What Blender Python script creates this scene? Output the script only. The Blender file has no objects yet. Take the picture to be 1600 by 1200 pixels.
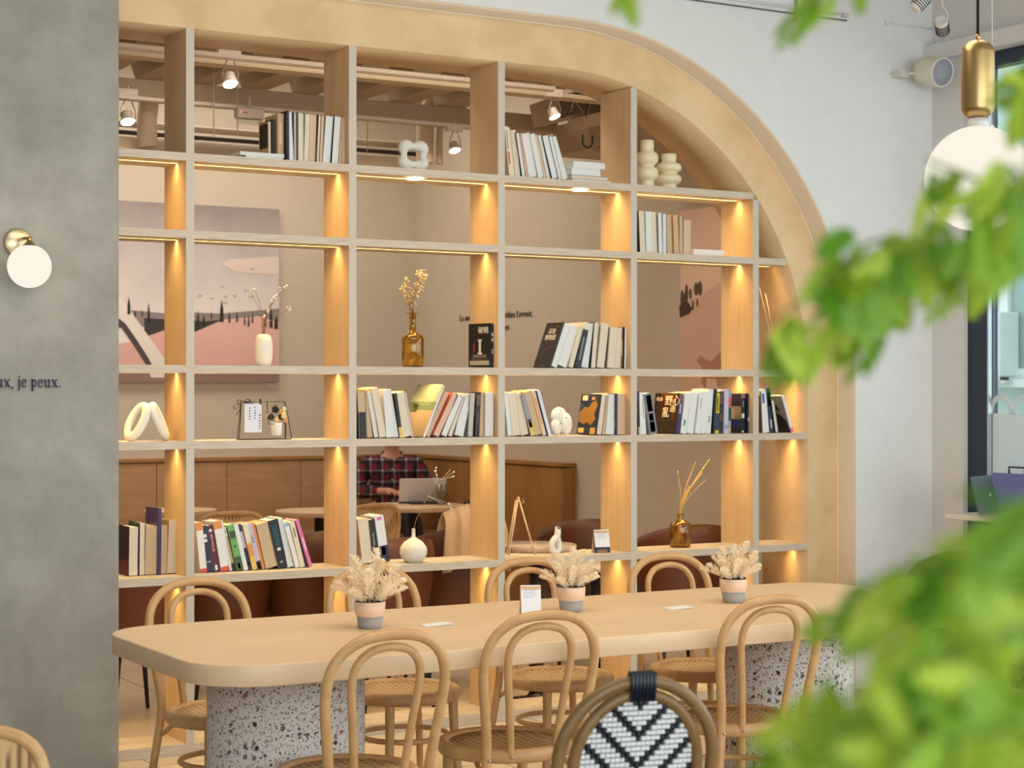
import bpy, bmesh, math, random
from mathutils import Vector, Matrix, Euler, Quaternion
random.seed(7)
PI = math.pi
R = math.radians
S = bpy.context.scene
COL = S.collection

# ---------------------------------------------------------------- camera
YAW = R(30.5); FPX = 2846.0; CZ = 1.456
cam = bpy.data.objects.new('camera', bpy.data.cameras.new('camera'))
COL.objects.link(cam); S.camera = cam
cam.location = (0, 0, CZ); cam.rotation_euler = (PI/2, 0, -YAW)
cam.data.sensor_width = 36; cam.data.lens = 36*FPX/1600; cam.data.shift_y = 0.01
cam.data.clip_start = 0.05; cam.data.clip_end = 200
cam.data.dof.use_dof = True; cam.data.dof.focus_distance = 6.6; cam.data.dof.aperture_fstop = 5.6

# ---------------------------------------------------------------- world, daylight, exposure
w = bpy.data.worlds.new('daylight'); S.world = w; w.use_nodes = True
bg = w.node_tree.nodes['Background']; bg.inputs[0].default_value = (0.86, 0.95, 1.0, 1); bg.inputs[1].default_value = 2.0
S.view_settings.view_transform = 'Standard'; S.view_settings.look = 'None'
S.view_settings.exposure = -0.10; S.view_settings.gamma = 1.0; S.view_settings.use_curve_mapping = False
try:
    S.cycles.max_bounces = 7; S.cycles.diffuse_bounces = 4; S.cycles.transparent_max_bounces = 12
    S.cycles.transmission_bounces = 6; S.cycles.sample_clamp_indirect = 5
except Exception: pass

def area(name, loc, aim, sx, sy, power, color):
    l = bpy.data.lights.new(name, 'AREA'); l.shape = 'RECTANGLE'; l.size = sx; l.size_y = sy
    l.energy = power; l.color = color
    o = bpy.data.objects.new(name, l); COL.objects.link(o); o.location = loc
    o.rotation_euler = (Vector(aim)-Vector(loc)).to_track_quat('-Z', 'Y').to_euler(); return o
# shop-front glazing behind the camera and the big windows of the right-hand wall
area('shopfront_daylight', (1.5, -2.6, 1.9), (2.6, 7, 1.3), 6.0, 2.8, 145, (0.90, 0.95, 1.0))
area('window_daylight', (6.35, 2.6, 1.8), (1.5, 5.6, 1.0), 6.0, 2.6, 85, (0.88, 0.95, 1.0))
# unseen fill lights added at ceiling height in the back and front rooms
area('back_room_fill', (3.9, 11.0, 3.85), (3.9, 11.0, 0), 3.4, 1.2, 80, (1.0, 0.91, 0.78))  # added fill for the rear room, stands in for track lamps out of view
area('back_room_fill_near', (4.3, 7.95, 3.75), (4.3, 8.6, 0), 2.4, 0.5, 30, (1.0, 0.89, 0.74))  # added fill that brightens the dim side wall near the bookcase
area('front_room_fill', (2.8, 4.4, 3.5), (2.8, 4.6, 0), 3.5, 1.2, 62, (1.0, 0.88, 0.72))  # added fill that brightens the long table and chairs from above

# ---------------------------------------------------------------- measuring helpers (photo px -> point on a plane)
_F = Vector((math.sin(YAW), math.cos(YAW), 0)); _Rt = Vector((math.cos(YAW), -math.sin(YAW), 0))
def ray(px, py): return _F + _Rt*((px-800)/FPX) + Vector((0, 0, (616-py)/FPX))
def WY(px, py, Y):
    d = ray(px, py); return d*(Y/d.y) + Vector((0, 0, CZ))
def WX(px, py, X):
    d = ray(px, py); return d*(X/d.x) + Vector((0, 0, CZ))
def WZ(px, py, z):
    d = ray(px, py); return d*((z-CZ)/d.z) + Vector((0, 0, CZ))
def XA(px, Y): return WY(px, 616, Y).x
def ZD(px, Y):            # camera depth of the plane y=Y at column px
    return Y/(math.cos(YAW) - math.sin(YAW)*(px-800)/FPX)

# ---------------------------------------------------------------- materials
MATS = {}
def srgb(r, g=None, b=None):
    if g is None: r, g, b = r
    f = lambda c: (c/255/12.92) if c/255 <= 0.04045 else ((c/255+0.055)/1.055)**2.4
    return (f(r), f(g), f(b), 1)
def newmat(name):
    m = bpy.data.materials.new(name); m.use_nodes = True
    nt = m.node_tree; return m, nt, nt.nodes['Principled BSDF']
def paint(c, rough=0.6, metal=0.0, bump=0.0, scale=60):
    key = (c, rough, metal, bump, scale)
    if key in MATS: return MATS[key]
    m, nt, p = newmat('paint')
    n = nt.nodes.new('ShaderNodeTexNoise'); n.inputs['Scale'].default_value = scale; n.inputs['Detail'].default_value = 4
    mx = nt.nodes.new('ShaderNodeMixRGB'); mx.blend_type = 'MULTIPLY'; mx.inputs[0].default_value = 0.10
    mx.inputs[1].default_value = srgb(c); nt.links.new(n.outputs['Fac'], mx.inputs[2])
    nt.links.new(mx.outputs[0], p.inputs['Base Color'])
    p.inputs['Roughness'].default_value = rough; p.inputs['Metallic'].default_value = metal
    if bump:
        b = nt.nodes.new('ShaderNodeBump'); b.inputs['Strength'].default_value = bump; b.inputs['Distance'].default_value = 0.003
        nt.links.new(n.outputs['Fac'], b.inputs['Height']); nt.links.new(b.outputs[0], p.inputs['Normal'])
    MATS[key] = m; return m
def wood(name, c1, c2, scale=(1.2, 14, 14), rough=0.5, contrast=1.0):
    m, nt, p = newmat(name)
    tc = nt.nodes.new('ShaderNodeTexCoord'); mp = nt.nodes.new('ShaderNodeMapping'); mp.inputs['Scale'].default_value = scale
    nt.links.new(tc.outputs['Object'], mp.inputs[0])
    n = nt.nodes.new('ShaderNodeTexNoise'); n.inputs['Scale'].default_value = 2.5; n.inputs['Detail'].default_value = 8; n.inputs['Distortion'].default_value = 1.2
    nt.links.new(mp.outputs[0], n.inputs[0])
    n2 = nt.nodes.new('ShaderNodeTexNoise'); n2.inputs['Scale'].default_value = 3.2; n2.inputs['Detail'].default_value = 2
    nt.links.new(tc.outputs['Object'], n2.inputs[0])
    r = nt.nodes.new('ShaderNodeValToRGB'); r.color_ramp.elements[0].position = 0.34; r.color_ramp.elements[1].position = 0.68
    r.color_ramp.elements[0].color = srgb(c2); r.color_ramp.elements[1].color = srgb(c1)
    mth = nt.nodes.new('ShaderNodeMath'); mth.operation = 'MULTIPLY_ADD'; mth.inputs[1].default_value = 0.6*contrast
    nt.links.new(n.outputs['Fac'], mth.inputs[0])
    m2 = nt.nodes.new('ShaderNodeMath'); m2.operation = 'MULTIPLY'; m2.inputs[1].default_value = 0.5
    nt.links.new(n2.outputs['Fac'], m2.inputs[0]); nt.links.new(m2.outputs[0], mth.inputs[2])
    nt.links.new(mth.outputs[0], r.inputs[0]); nt.links.new(r.outputs[0], p.inputs['Base Color'])
    p.inputs['Roughness'].default_value = rough
    b = nt.nodes.new('ShaderNodeBump'); b.inputs['Strength'].default_value = 0.08; b.inputs['Distance'].default_value = 0.002
    nt.links.new(n.outputs['Fac'], b.inputs['Height']); nt.links.new(b.outputs[0], p.inputs['Normal'])
    return m
def emit(name, c, s):
    m = bpy.data.materials.new(name); m.use_nodes = True; nt = m.node_tree; nt.nodes.clear()
    o = nt.nodes.new('ShaderNodeOutputMaterial'); e = nt.nodes.new('ShaderNodeEmission')
    e.inputs[0].default_value = (*c, 1); e.inputs[1].default_value = s; nt.links.new(e.outputs[0], o.inputs[0]); return m
PLY = wood('birch_plywood', (228, 198, 154), (208, 172, 126), (1.6, 1.6, 1.6), 0.55)
PLYV = wood('birch_plywood_upright', (224, 192, 150), (208, 172, 128), (9, 9, 0.7), 0.55)
EDGE = None
def make_edge():
    m, nt, p = newmat('plywood_edge')
    tc = nt.nodes.new('ShaderNodeTexCoord'); mp = nt.nodes.new('ShaderNodeMapping'); mp.inputs['Scale'].default_value = (3, 3, 60)
    nt.links.new(tc.outputs['Object'], mp.inputs[0])
    n = nt.nodes.new('ShaderNodeTexNoise'); n.inputs['Scale'].default_value = 3; n.inputs['Detail'].default_value = 5
    nt.links.new(mp.outputs[0], n.inputs[0]); r = nt.nodes.new('ShaderNodeValToRGB')
    r.color_ramp.elements[0].color = srgb(192, 176, 154); r.color_ramp.elements[1].color = srgb(208, 194, 174)
    r.color_ramp.elements[0].position = 0.35; r.color_ramp.elements[1].position = 0.6
    nt.links.new(n.outputs['Fac'], r.inputs[0]); nt.links.new(r.outputs[0], p.inputs['Base Color']); p.inputs['Roughness'].default_value = 0.6
    return m
EDGE = make_edge()
TABLEWOOD = wood('table_top_wood', (230, 198, 158), (220, 186, 146), (0.8, 8, 8), 0.42, 0.8)
RATTAN = wood('bentwood', (212, 168, 112), (184, 138, 88), (5, 5, 5), 0.4)
DARKRAT = wood('dark_bentwood', (142, 110, 64), (112, 84, 46), (5, 5, 5), 0.38)
PANELW = wood('bench_panel_wood', (190, 150, 108), (170, 130, 90), (0.6, 6, 6), 0.5)
PANELW2 = wood('bench_panel_wood_warm', (170, 122, 66), (150, 104, 52), (3, 3, 0.6), 0.5)
PALEWOOD = wood('pale_stick_wood', (232, 196, 156), (214, 176, 134), (4, 4, 1), 0.5)
def concrete():
    m, nt, p = newmat('trowelled_concrete')
    tc = nt.nodes.new('ShaderNodeTexCoord')
    n = nt.nodes.new('ShaderNodeTexNoise'); n.inputs['Scale'].default_value = 3.5; n.inputs['Detail'].default_value = 10; n.inputs['Roughness'].default_value = 0.66; n.inputs['Distortion'].default_value = 0.15
    nt.links.new(tc.outputs['Object'], n.inputs[0]); r = nt.nodes.new('ShaderNodeValToRGB')
    r.color_ramp.elements[0].position = 0.3; r.color_ramp.elements[1].position = 0.72
    r.color_ramp.elements[0].color = srgb(134, 132, 124); r.color_ramp.elements[1].color = srgb(164, 162, 154)
    nt.links.new(n.outputs['Fac'], r.inputs[0]); nt.links.new(r.outputs[0], p.inputs['Base Color']); p.inputs['Roughness'].default_value = 0.75
    b = nt.nodes.new('ShaderNodeBump'); b.inputs['Strength'].default_value = 0.15; b.inputs['Distance'].default_value = 0.01
    nt.links.new(n.outputs['Fac'], b.inputs['Height']); nt.links.new(b.outputs[0], p.inputs['Normal']); return m
def terrazzo():
    m, nt, p = newmat('terrazzo')
    tc = nt.nodes.new('ShaderNodeTexCoord'); nz = nt.nodes.new('ShaderNodeTexNoise'); nz.inputs['Scale'].default_value = 40
    nt.links.new(tc.outputs['Object'], nz.inputs[0])
    mxv = nt.nodes.new('ShaderNodeMixRGB'); mxv.blend_type = 'ADD'; mxv.inputs[0].default_value = 0.018
    nt.links.new(tc.outputs['Object'], mxv.inputs[1]); nt.links.new(nz.outputs['Color'], mxv.inputs[2])
    prev = None
    for sc, thr, keep, pal in ((46, 0.33, 0.68, 0), (95, 0.34, 0.5, 1), (170, 0.34, 0.42, 2)):
        v = nt.nodes.new('ShaderNodeTexVoronoi'); v.inputs['Scale'].default_value = sc; v.distance = 'EUCLIDEAN'
        nt.links.new(mxv.outputs[0], v.inputs['Vector'])
        sep = nt.nodes.new('ShaderNodeSeparateColor'); nt.links.new(v.outputs['Color'], sep.inputs[0])
        lt = nt.nodes.new('ShaderNodeMath'); lt.operation = 'LESS_THAN'; lt.inputs[1].default_value = thr; nt.links.new(v.outputs['Distance'], lt.inputs[0])
        gt = nt.nodes.new('ShaderNodeMath'); gt.operation = 'GREATER_THAN'; gt.inputs[1].default_value = keep; nt.links.new(sep.outputs[0], gt.inputs[0])
        mu = nt.nodes.new('ShaderNodeMath'); mu.operation = 'MULTIPLY'; nt.links.new(lt.outputs[0], mu.inputs[0]); nt.links.new(gt.outputs[0], mu.inputs[1])
        r = nt.nodes.new('ShaderNodeValToRGB'); r.color_ramp.interpolation = 'CONSTANT'
        cols = [(60, 52, 46), (120, 108, 100), (178, 122, 98), (92, 80, 70), (150, 140, 132), (46, 42, 40), (172, 150, 130)]
        r.color_ramp.elements[0].color = srgb(cols[0]); r.color_ramp.elements[1].position = 0.15; r.color_ramp.elements[1].color = srgb(cols[1])
        for i, c in enumerate(cols[2:]):
            e = r.color_ramp.elements.new(0.3+i*0.14); e.color = srgb(c)
        nt.links.new(sep.outputs[1], r.inputs[0])
        mx = nt.nodes.new('ShaderNodeMixRGB'); nt.links.new(mu.outputs[0], mx.inputs[0]); nt.links.new(r.outputs[0], mx.inputs[2])
        if prev is None: mx.inputs[1].default_value = srgb(216, 212, 204)
        else: nt.links.new(prev.outputs[0], mx.inputs[1])
        prev = mx
    nt.links.new(prev.outputs[0], p.inputs['Base Color']); p.inputs['Roughness'].default_value = 0.45; return m
def cane(c1=(206, 168, 116), c2=(132, 96, 56), sc=75.0):
    m, nt, p = newmat('woven_cane')
    tc = nt.nodes.new('ShaderNodeTexCoord'); mp = nt.nodes.new('ShaderNodeMapping'); mp.inputs['Rotation'].default_value = (0, 0, 0)
    nt.links.new(tc.outputs['Object'], mp.inputs[0]); outs = []
    for ax in ('X', 'Y', 'Z'):
        wv = nt.nodes.new('ShaderNodeTexWave'); wv.bands_direction = ax; wv.inputs['Scale'].default_value = sc/6; wv.inputs['Distortion'].default_value = 0
        nt.links.new(mp.outputs[0], wv.inputs[0]); outs.append(wv)
    a = nt.nodes.new('ShaderNodeMath'); a.operation = 'MAXIMUM'; nt.links.new(outs[0].outputs['Fac'], a.inputs[0]); nt.links.new(outs[1].outputs['Fac'], a.inputs[1])
    r = nt.nodes.new('ShaderNodeValToRGB'); r.color_ramp.elements[0].position = 0.25; r.color_ramp.elements[1].position = 0.6
    r.color_ramp.elements[0].color = srgb(c2); r.color_ramp.elements[1].color = srgb(c1)
    nt.links.new(a.outputs[0], r.inputs[0]); nt.links.new(r.outputs[0], p.inputs['Base Color']); p.inputs['Roughness'].default_value = 0.55
    b = nt.nodes.new('ShaderNodeBump'); b.inputs['Strength'].default_value = 0.5; b.inputs['Distance'].default_value = 0.002
    nt.links.new(a.outputs[0], b.inputs['Height']); nt.links.new(b.outputs[0], p.inputs['Normal']); return m
def cane_v():      # upright cane, woven in x-z
    return cane((200, 160, 108), (120, 86, 50), 60.0)
CONC = concrete(); TERR = terrazzo(); CANE = cane(); CANEV = cane((206, 166, 112), (128, 92, 54), 95.0)
BRASS = paint((190, 158, 106), 0.32, 1.0); CHROME = paint((190, 190, 190), 0.25, 1.0)
WHITEP = paint((232, 232, 230), 0.75, 0, 0.1, 40); BLACKM = paint((24, 24, 26), 0.45); DARKPOST = paint((28, 26, 28), 0.4)
CERAM = paint((236, 228, 212), 0.55, 0, 0.15, 25); LEATHER = paint((92, 48, 25), 0.42, 0, 0.3, 90); PLASTER = paint((208, 194, 174), 0.85, 0, 0.1, 30)
PIPEW = paint((222, 208, 192), 0.5); LED = emit('led_strip_glow', (1.0, 0.70, 0.30), 22.0); GLINT = emit('glint_glow', (1.0, 0.76, 0.38), 22.0)  # last glow imitates glints under the top board
LAMPGLOW = emit('spot_lamp_glow', (1.0, 0.93, 0.82), 14.0)
def glass(name, tint, frac):
    m = bpy.data.materials.new(name); m.use_nodes = True; nt = m.node_tree; nt.nodes.clear()
    o = nt.nodes.new('ShaderNodeOutputMaterial'); t = nt.nodes.new('ShaderNodeBsdfTransparent'); t.inputs[0].default_value = (*tint, 1)
    g = nt.nodes.new('ShaderNodeBsdfGlossy'); g.inputs['Roughness'].default_value = 0.03
    f = nt.nodes.new('ShaderNodeLayerWeight'); f.inputs[0].default_value = 0.25
    ad = nt.nodes.new('ShaderNodeMath'); ad.operation = 'MULTIPLY_ADD'; ad.inputs[1].default_value = 0.5; ad.inputs[2].default_value = 0.03+frac; nt.links.new(f.outputs['Fresnel'], ad.inputs[0])
    mx = nt.nodes.new('ShaderNodeMixShader'); nt.links.new(ad.outputs[0], mx.inputs[0]); nt.links.new(t.outputs[0], mx.inputs[1]); nt.links.new(g.outputs[0], mx.inputs[2])
    nt.links.new(mx.outputs[0], o.inputs[0]); return m
GLASS = glass('clear_glass', (0.93, 0.97, 0.96), 0.0); VGLASS = glass('vase_glass', (0.86, 0.88, 0.86), 0.03)
AMBER = glass('amber_glass', (0.93, 0.79, 0.40), 0.02)

# ---------------------------------------------------------------- mesh helpers
class MB:
    def __init__(s): s.v = []; s.f = []; s.sm = []
    def add(s, vs, fs, smooth=False, M=None):
        n = len(s.v)
        s.v += [tuple(M @ Vector(p)) if M is not None else tuple(p) for p in vs]
        s.f += [tuple(i+n for i in f) for f in fs]; s.sm += [smooth]*len(fs); return s
    def box(s, a, b, M=None):
        x0, y0, z0 = a; x1, y1, z1 = b
        if x0 > x1: x0, x1 = x1, x0
        if y0 > y1: y0, y1 = y1, y0
        if z0 > z1: z0, z1 = z1, z0
        return s.add([(x0,y0,z0),(x1,y0,z0),(x1,y1,z0),(x0,y1,z0),(x0,y0,z1),(x1,y0,z1),(x1,y1,z1),(x0,y1,z1)],
              [(0,3,2,1),(4,5,6,7),(0,1,5,4),(1,2,6,5),(2,3,7,6),(3,0,4,7)], False, M)
    def prism(s, pts, d0, d1, axis='y', smooth=False, M=None):   # outline (u,v) extruded along axis
        n = len(pts)
        def P(u, v, d): return (u, d, v) if axis == 'y' else ((d, u, v) if axis == 'x' else (u, v, d))
        vs = [P(u, v, d0) for u, v in pts]+[P(u, v, d1) for u, v in pts]
        s.add(vs, [tuple(range(n)), tuple(range(2*n-1, n-1, -1))], False, M)
        b = len(s.v)-2*n
        for i in range(n):
            j = (i+1) % n; s.f.append((b+i, b+n+i, b+n+j, b+j)); s.sm.append(smooth)
        return s
    def lathe(s, prof, seg=24, c=(0,0,0), M=None, cap=True, ax='z'):
        vs = []; fs = []
        for r, z in prof:
            for k in range(seg):
                a = 2*PI*k/seg; p = (r*math.cos(a), r*math.sin(a), z)
                if ax == 'x': p = (p[2], p[0], p[1])
                if ax == 'y': p = (p[1], p[2], p[0])
                vs.append((p[0]+c[0], p[1]+c[1], p[2]+c[2]))
        n = len(prof)
        for i in range(n-1):
            for k in range(seg):
                k2 = (k+1) % seg; fs.append((i*seg+k, i*seg+k2, (i+1)*seg+k2, (i+1)*seg+k))
        s.add(vs, fs, True, M)
        if cap:
            b = len(s.v)-len(vs)
            if prof[0][0] > 1e-5: s.f.append(tuple(b+k for k in range(seg-1, -1, -1))); s.sm.append(False)
            if prof[-1][0] > 1e-5: s.f.append(tuple(b+(n-1)*seg+k for k in range(seg))); s.sm.append(False)
        return s
    def tube(s, pts, r, seg=8, closed=False, M=None, flat=1.0):
        pts = [Vector(p) for p in pts]; n = len(pts)
        rs = r if isinstance(r, (list, tuple)) else [r]*n
        T = []
        for i in range(n):
            a = pts[(i-1) % n] if (closed or i > 0) else pts[i]; b = pts[(i+1) % n] if (closed or i < n-1) else pts[i]
            t = (b-a); T.append(t.normalized() if t.length > 1e-9 else Vector((0,0,1)))
        ref = Vector((0,0,1)) if abs(T[0].z) < 0.9 else Vector((1,0,0))
        nrm = T[0].cross(ref).normalized(); vs = []
        for i in range(n):
            nrm = (nrm - T[i]*nrm.dot(T[i])); nrm = nrm.normalized() if nrm.length > 1e-9 else T[i].orthogonal().normalized()
            bn = T[i].cross(nrm)
            for k in range(seg):
                a = 2*PI*k/seg; vs.append(tuple(pts[i]+nrm*(rs[i]*math.cos(a))+bn*(rs[i]*flat*math.sin(a))))
        fs = []; m = n if closed else n-1
        for i in range(m):
            i2 = (i+1) % n
            for k in range(seg):
                k2 = (k+1) % seg; fs.append((i*seg+k, i*seg+k2, i2*seg+k2, i2*seg+k))
        s.add(vs, fs, True, M)
        if not closed:
            b = len(s.v)-n*seg
            s.f.append(tuple(b+k for k in range(seg-1,-1,-1))); s.sm.append(False)
            s.f.append(tuple(b+(n-1)*seg+k for k in range(seg))); s.sm.append(False)
        return s
    def ball(s, c, r, seg=12, rings=8, sc=(1,1,1), M=None):
        prof = [(max(1e-4, r*math.sin(PI*i/rings)), -r*math.cos(PI*i/rings)) for i in range(rings+1)]
        b = len(s.v); s.lathe(prof, seg, (0,0,0), None, False)
        for i in range(b, len(s.v)):
            p = s.v[i]; q = (p[0]*sc[0]+c[0], p[1]*sc[1]+c[1], p[2]*sc[2]+c[2]); s.v[i] = tuple(M @ Vector(q)) if M is not None else q
        return s
    def mesh(s, name, mat):
        me = bpy.data.meshes.new(name); me.from_pydata(s.v, [], s.f)
        for i, p in enumerate(me.polygons): p.use_smooth = s.sm[i]
        if mat is not None:
            for m in (mat if isinstance(mat, (list, tuple)) else [mat]): me.materials.append(m)
        bm = bmesh.new(); bm.from_mesh(me); bmesh.ops.recalc_face_normals(bm, faces=bm.faces); bm.to_mesh(me); bm.free()
        me.update(); return me
    def build(s, name, mat, parent=None, loc=None, bevel=0, rot=None):
        o = bpy.data.objects.new(name, s.mesh(name, mat)); COL.objects.link(o)
        if parent is not None: o.parent = parent
        if loc is not None: o.location = loc
        if rot is not None: o.rotation_euler = rot
        if bevel:
            b = o.modifiers.new('bevel', 'BEVEL'); b.width = bevel; b.segments = 2; b.limit_method = 'ANGLE'
        return o
def tag(o, label=None, cat=None, group=None, kind=None):
    if label: o['label'] = label
    if cat: o['category'] = cat
    if group: o['group'] = group
    if kind: o['kind'] = kind
    return o
def empty(name, loc, label, cat, group=None, rz=0):
    o = bpy.data.objects.new(name, None); COL.objects.link(o); o.location = loc; o.rotation_euler = (0, 0, rz)
    o.empty_display_size = 0.1
    return tag(o, label, cat, group)
def struct(o): o['kind'] = 'structure'; return o
def link_mesh(name, me, parent, loc=(0,0,0), rot=(0,0,0), sc=None):
    o = bpy.data.objects.new(name, me); COL.objects.link(o); o.parent = parent; o.location = loc; o.rotation_euler = rot
    if sc is not None: o.scale = sc if isinstance(sc, (tuple, list)) else (sc,)*3
    return o
def copy_tree(o, parent=None):
    c = o.copy(); COL.objects.link(c)
    if parent is not None: c.parent = parent; c.matrix_parent_inverse = o.matrix_parent_inverse.copy()
    for ch in list(o.children): copy_tree(ch, c)
    return c
def place_copy(proto, first, loc, rz, label, group=None):
    o = proto if first else copy_tree(proto)
    o.location = loc; o.rotation_euler = (0, 0, rz); o['label'] = label
    if group: o['group'] = group
    return o
def fontmesh(txt, size, mat, name, parent, M, depth=0.0006, align='CENTER'):
    cu = bpy.data.curves.new(name, 'FONT'); cu.body = txt; cu.size = size; cu.extrude = depth; cu.align_x = align; cu.align_y = 'CENTER'; cu.resolution_u = 2
    t = bpy.data.objects.new(name, cu); COL.objects.link(t)
    dg = bpy.context.evaluated_depsgraph_get(); me = bpy.data.meshes.new_from_object(t.evaluated_get(dg))
    bpy.data.objects.remove(t); me.name = name; me.materials.clear(); me.materials.append(mat)
    o = bpy.data.objects.new(name, me); COL.objects.link(o); o.parent = parent; o.matrix_local = M; return o

# serif lettering drawn stroke by stroke (x-height 1); T thick, t thin
GL = {}
def _arc(cx, cy, rx, ry, a0, a1, n=9): return [(cx+rx*math.cos(R(a0+(a1-a0)*i/n)), cy+ry*math.sin(R(a0+(a1-a0)*i/n))) for i in range(n+1)]
def glyphs():
    T, t = 0.19, 0.09
    sf = lambda x, y, w=0.38: ([(x-w/2, y), (x+w/2, y)], 0.09)
    st = lambda x, y0, y1: ([(x, y0), (x, y1)], T)
    bowl = _arc(0.45, 0.5, 0.36, 0.47, 0, 360, 16)
    GL['e'] = (0.92, [(_arc(0.45, 0.5, 0.36, 0.47, 20, 320, 14), 0.14), ([(0.1, 0.56), (0.8, 0.56)], t)])
    GL['é'] = (0.92, GL['e'][1]+[([(0.4, 1.16), (0.62, 1.42)], 0.13)])
    GL['c'] = (0.85, [(_arc(0.45, 0.5, 0.36, 0.47, 45, 315, 12), 0.14), ([(0.68, 0.72), (0.68, 0.84)], 0.16)])
    GL['ç'] = (0.85, GL['c'][1]+[([(0.45, 0.0), (0.5, -0.2), (0.36, -0.3)], 0.09)])
    GL['o'] = (0.95, [(bowl, 0.15)])
    GL['u'] = (1.15, [st(0.25, 0.2, 1), (_arc(0.5, 0.28, 0.25, 0.25, 180, 350, 7), 0.12), st(0.85, 0, 1), sf(0.16, 0.97, 0.28), sf(0.76, 0.97, 0.28), sf(0.95, 0.03, 0.26)])
    GL['x'] = (1.05, [([(0.2, 0.95), (0.85, 0.05)], 0.18), ([(0.82, 0.95), (0.2, 0.05)], t), sf(0.2, 0.97), sf(0.85, 0.97, 0.3), sf(0.18, 0.03, 0.3), sf(0.86, 0.03)])
    GL['v'] = (1.0, [([(0.18, 0.95), (0.5, 0.03)], 0.18), ([(0.5, 0.03), (0.82, 0.95)], t), sf(0.18, 0.97), sf(0.83, 0.97, 0.3)])
    GL['j'] = (0.55, [st(0.32, -0.2, 1), ([(0.32, -0.2), (0.2, -0.38), (0.02, -0.34)], 0.1), sf(0.22, 0.97, 0.28), ([(0.32, 1.28), (0.32, 1.44)], 0.2)])
    GL['i'] = (0.58, [st(0.3, 0, 1), sf(0.3, 0.03, 0.46), sf(0.2, 0.97, 0.26), ([(0.3, 1.28), (0.3, 1.44)], 0.2)])
    GL['l'] = (0.56, [st(0.3, 0, 1.5), sf(0.3, 0.03, 0.46), sf(0.2, 1.47, 0.26)])
    GL["'"] = (0.34, [([(0.18, 1.5), (0.15, 1.12)], 0.13)])
    GL['t'] = (0.62, [st(0.3, 0.15, 1.3), ([(0.3, 0.15), (0.4, 0.04), (0.58, 0.1)], 0.1), ([(0.08, 0.95), (0.56, 0.95)], t)])
    GL['f'] = (0.62, [st(0.3, 0, 1.25), ([(0.3, 1.25), (0.42, 1.45), (0.6, 1.4)], 0.1), sf(0.3, 0.03, 0.46), ([(0.08, 0.95), (0.56, 0.95)], t)])
    GL['r'] = (0.8, [st(0.3, 0, 1), sf(0.3, 0.03, 0.46), sf(0.2, 0.97, 0.26), ([(0.35, 0.7), (0.52, 0.95), (0.72, 0.85)], 0.13)])
    GL['n'] = (1.15, [st(0.28, 0, 1), st(0.86, 0, 0.7), (_arc(0.58, 0.65, 0.28, 0.3, 0, 170, 7), 0.12), sf(0.28, 0.03, 0.44), sf(0.86, 0.03, 0.44), sf(0.18, 0.97, 0.26)])
    GL['m'] = (1.7, [st(0.28, 0, 1), st(0.84, 0, 0.7), st(1.4, 0, 0.7), (_arc(0.56, 0.65, 0.28, 0.3, 0, 170, 7), 0.12), (_arc(1.12, 0.65, 0.28, 0.3, 0, 170, 7), 0.12), sf(0.28, 0.03, 0.44), sf(0.84, 0.03, 0.4), sf(1.4, 0.03, 0.44), sf(0.18, 0.97, 0.26)])
    GL['p'] = (1.05, [st(0.28, -0.45, 1), (_arc(0.52, 0.5, 0.34, 0.46, -150, 150, 12), 0.14), sf(0.28, -0.42, 0.46), sf(0.18, 0.97, 0.26)])
    GL['d'] = (1.05, [st(0.78, 0, 1.5), (_arc(0.5, 0.5, 0.36, 0.46, 40, 320, 12), 0.14), sf(0.88, 0.03, 0.26), sf(0.68, 1.47, 0.26)])
    GL['a'] = (0.95, [st(0.68, 0.08, 0.75), (_arc(0.42, 0.7, 0.26, 0.26, 10, 160, 7), 0.11), (_arc(0.4, 0.28, 0.26, 0.25, 60, 330, 10), 0.13), ([(0.68, 0.08), (0.88, 0.04)], t)])
    GL['s'] = (0.78, [([(0.64, 0.82), (0.42, 0.96), (0.2, 0.78), (0.4, 0.55), (0.62, 0.34), (0.5, 0.08), (0.2, 0.08), (0.14, 0.2)], 0.13)])
    GL['L'] = (1.15, [st(0.35, 0, 1.45), sf(0.35, 1.42, 0.55), ([(0.12, 0.04), (1.0, 0.04)], t), ([(1.0, 0.0), (1.02, 0.36)], t)])
    GL['S'] = (1.05, [([(0.82, 1.2), (0.55, 1.42), (0.22, 1.2), (0.4, 0.85), (0.78, 0.55), (0.7, 0.12), (0.35, 0.02), (0.14, 0.3)], 0.16)])
    GL[','] = (0.45, [([(0.22, 0.08), (0.24, -0.05), (0.12, -0.25)], 0.17)])
    GL['.'] = (0.42, [([(0.2, 0.0), (0.2, 0.17)], 0.19)])
glyphs()
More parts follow.
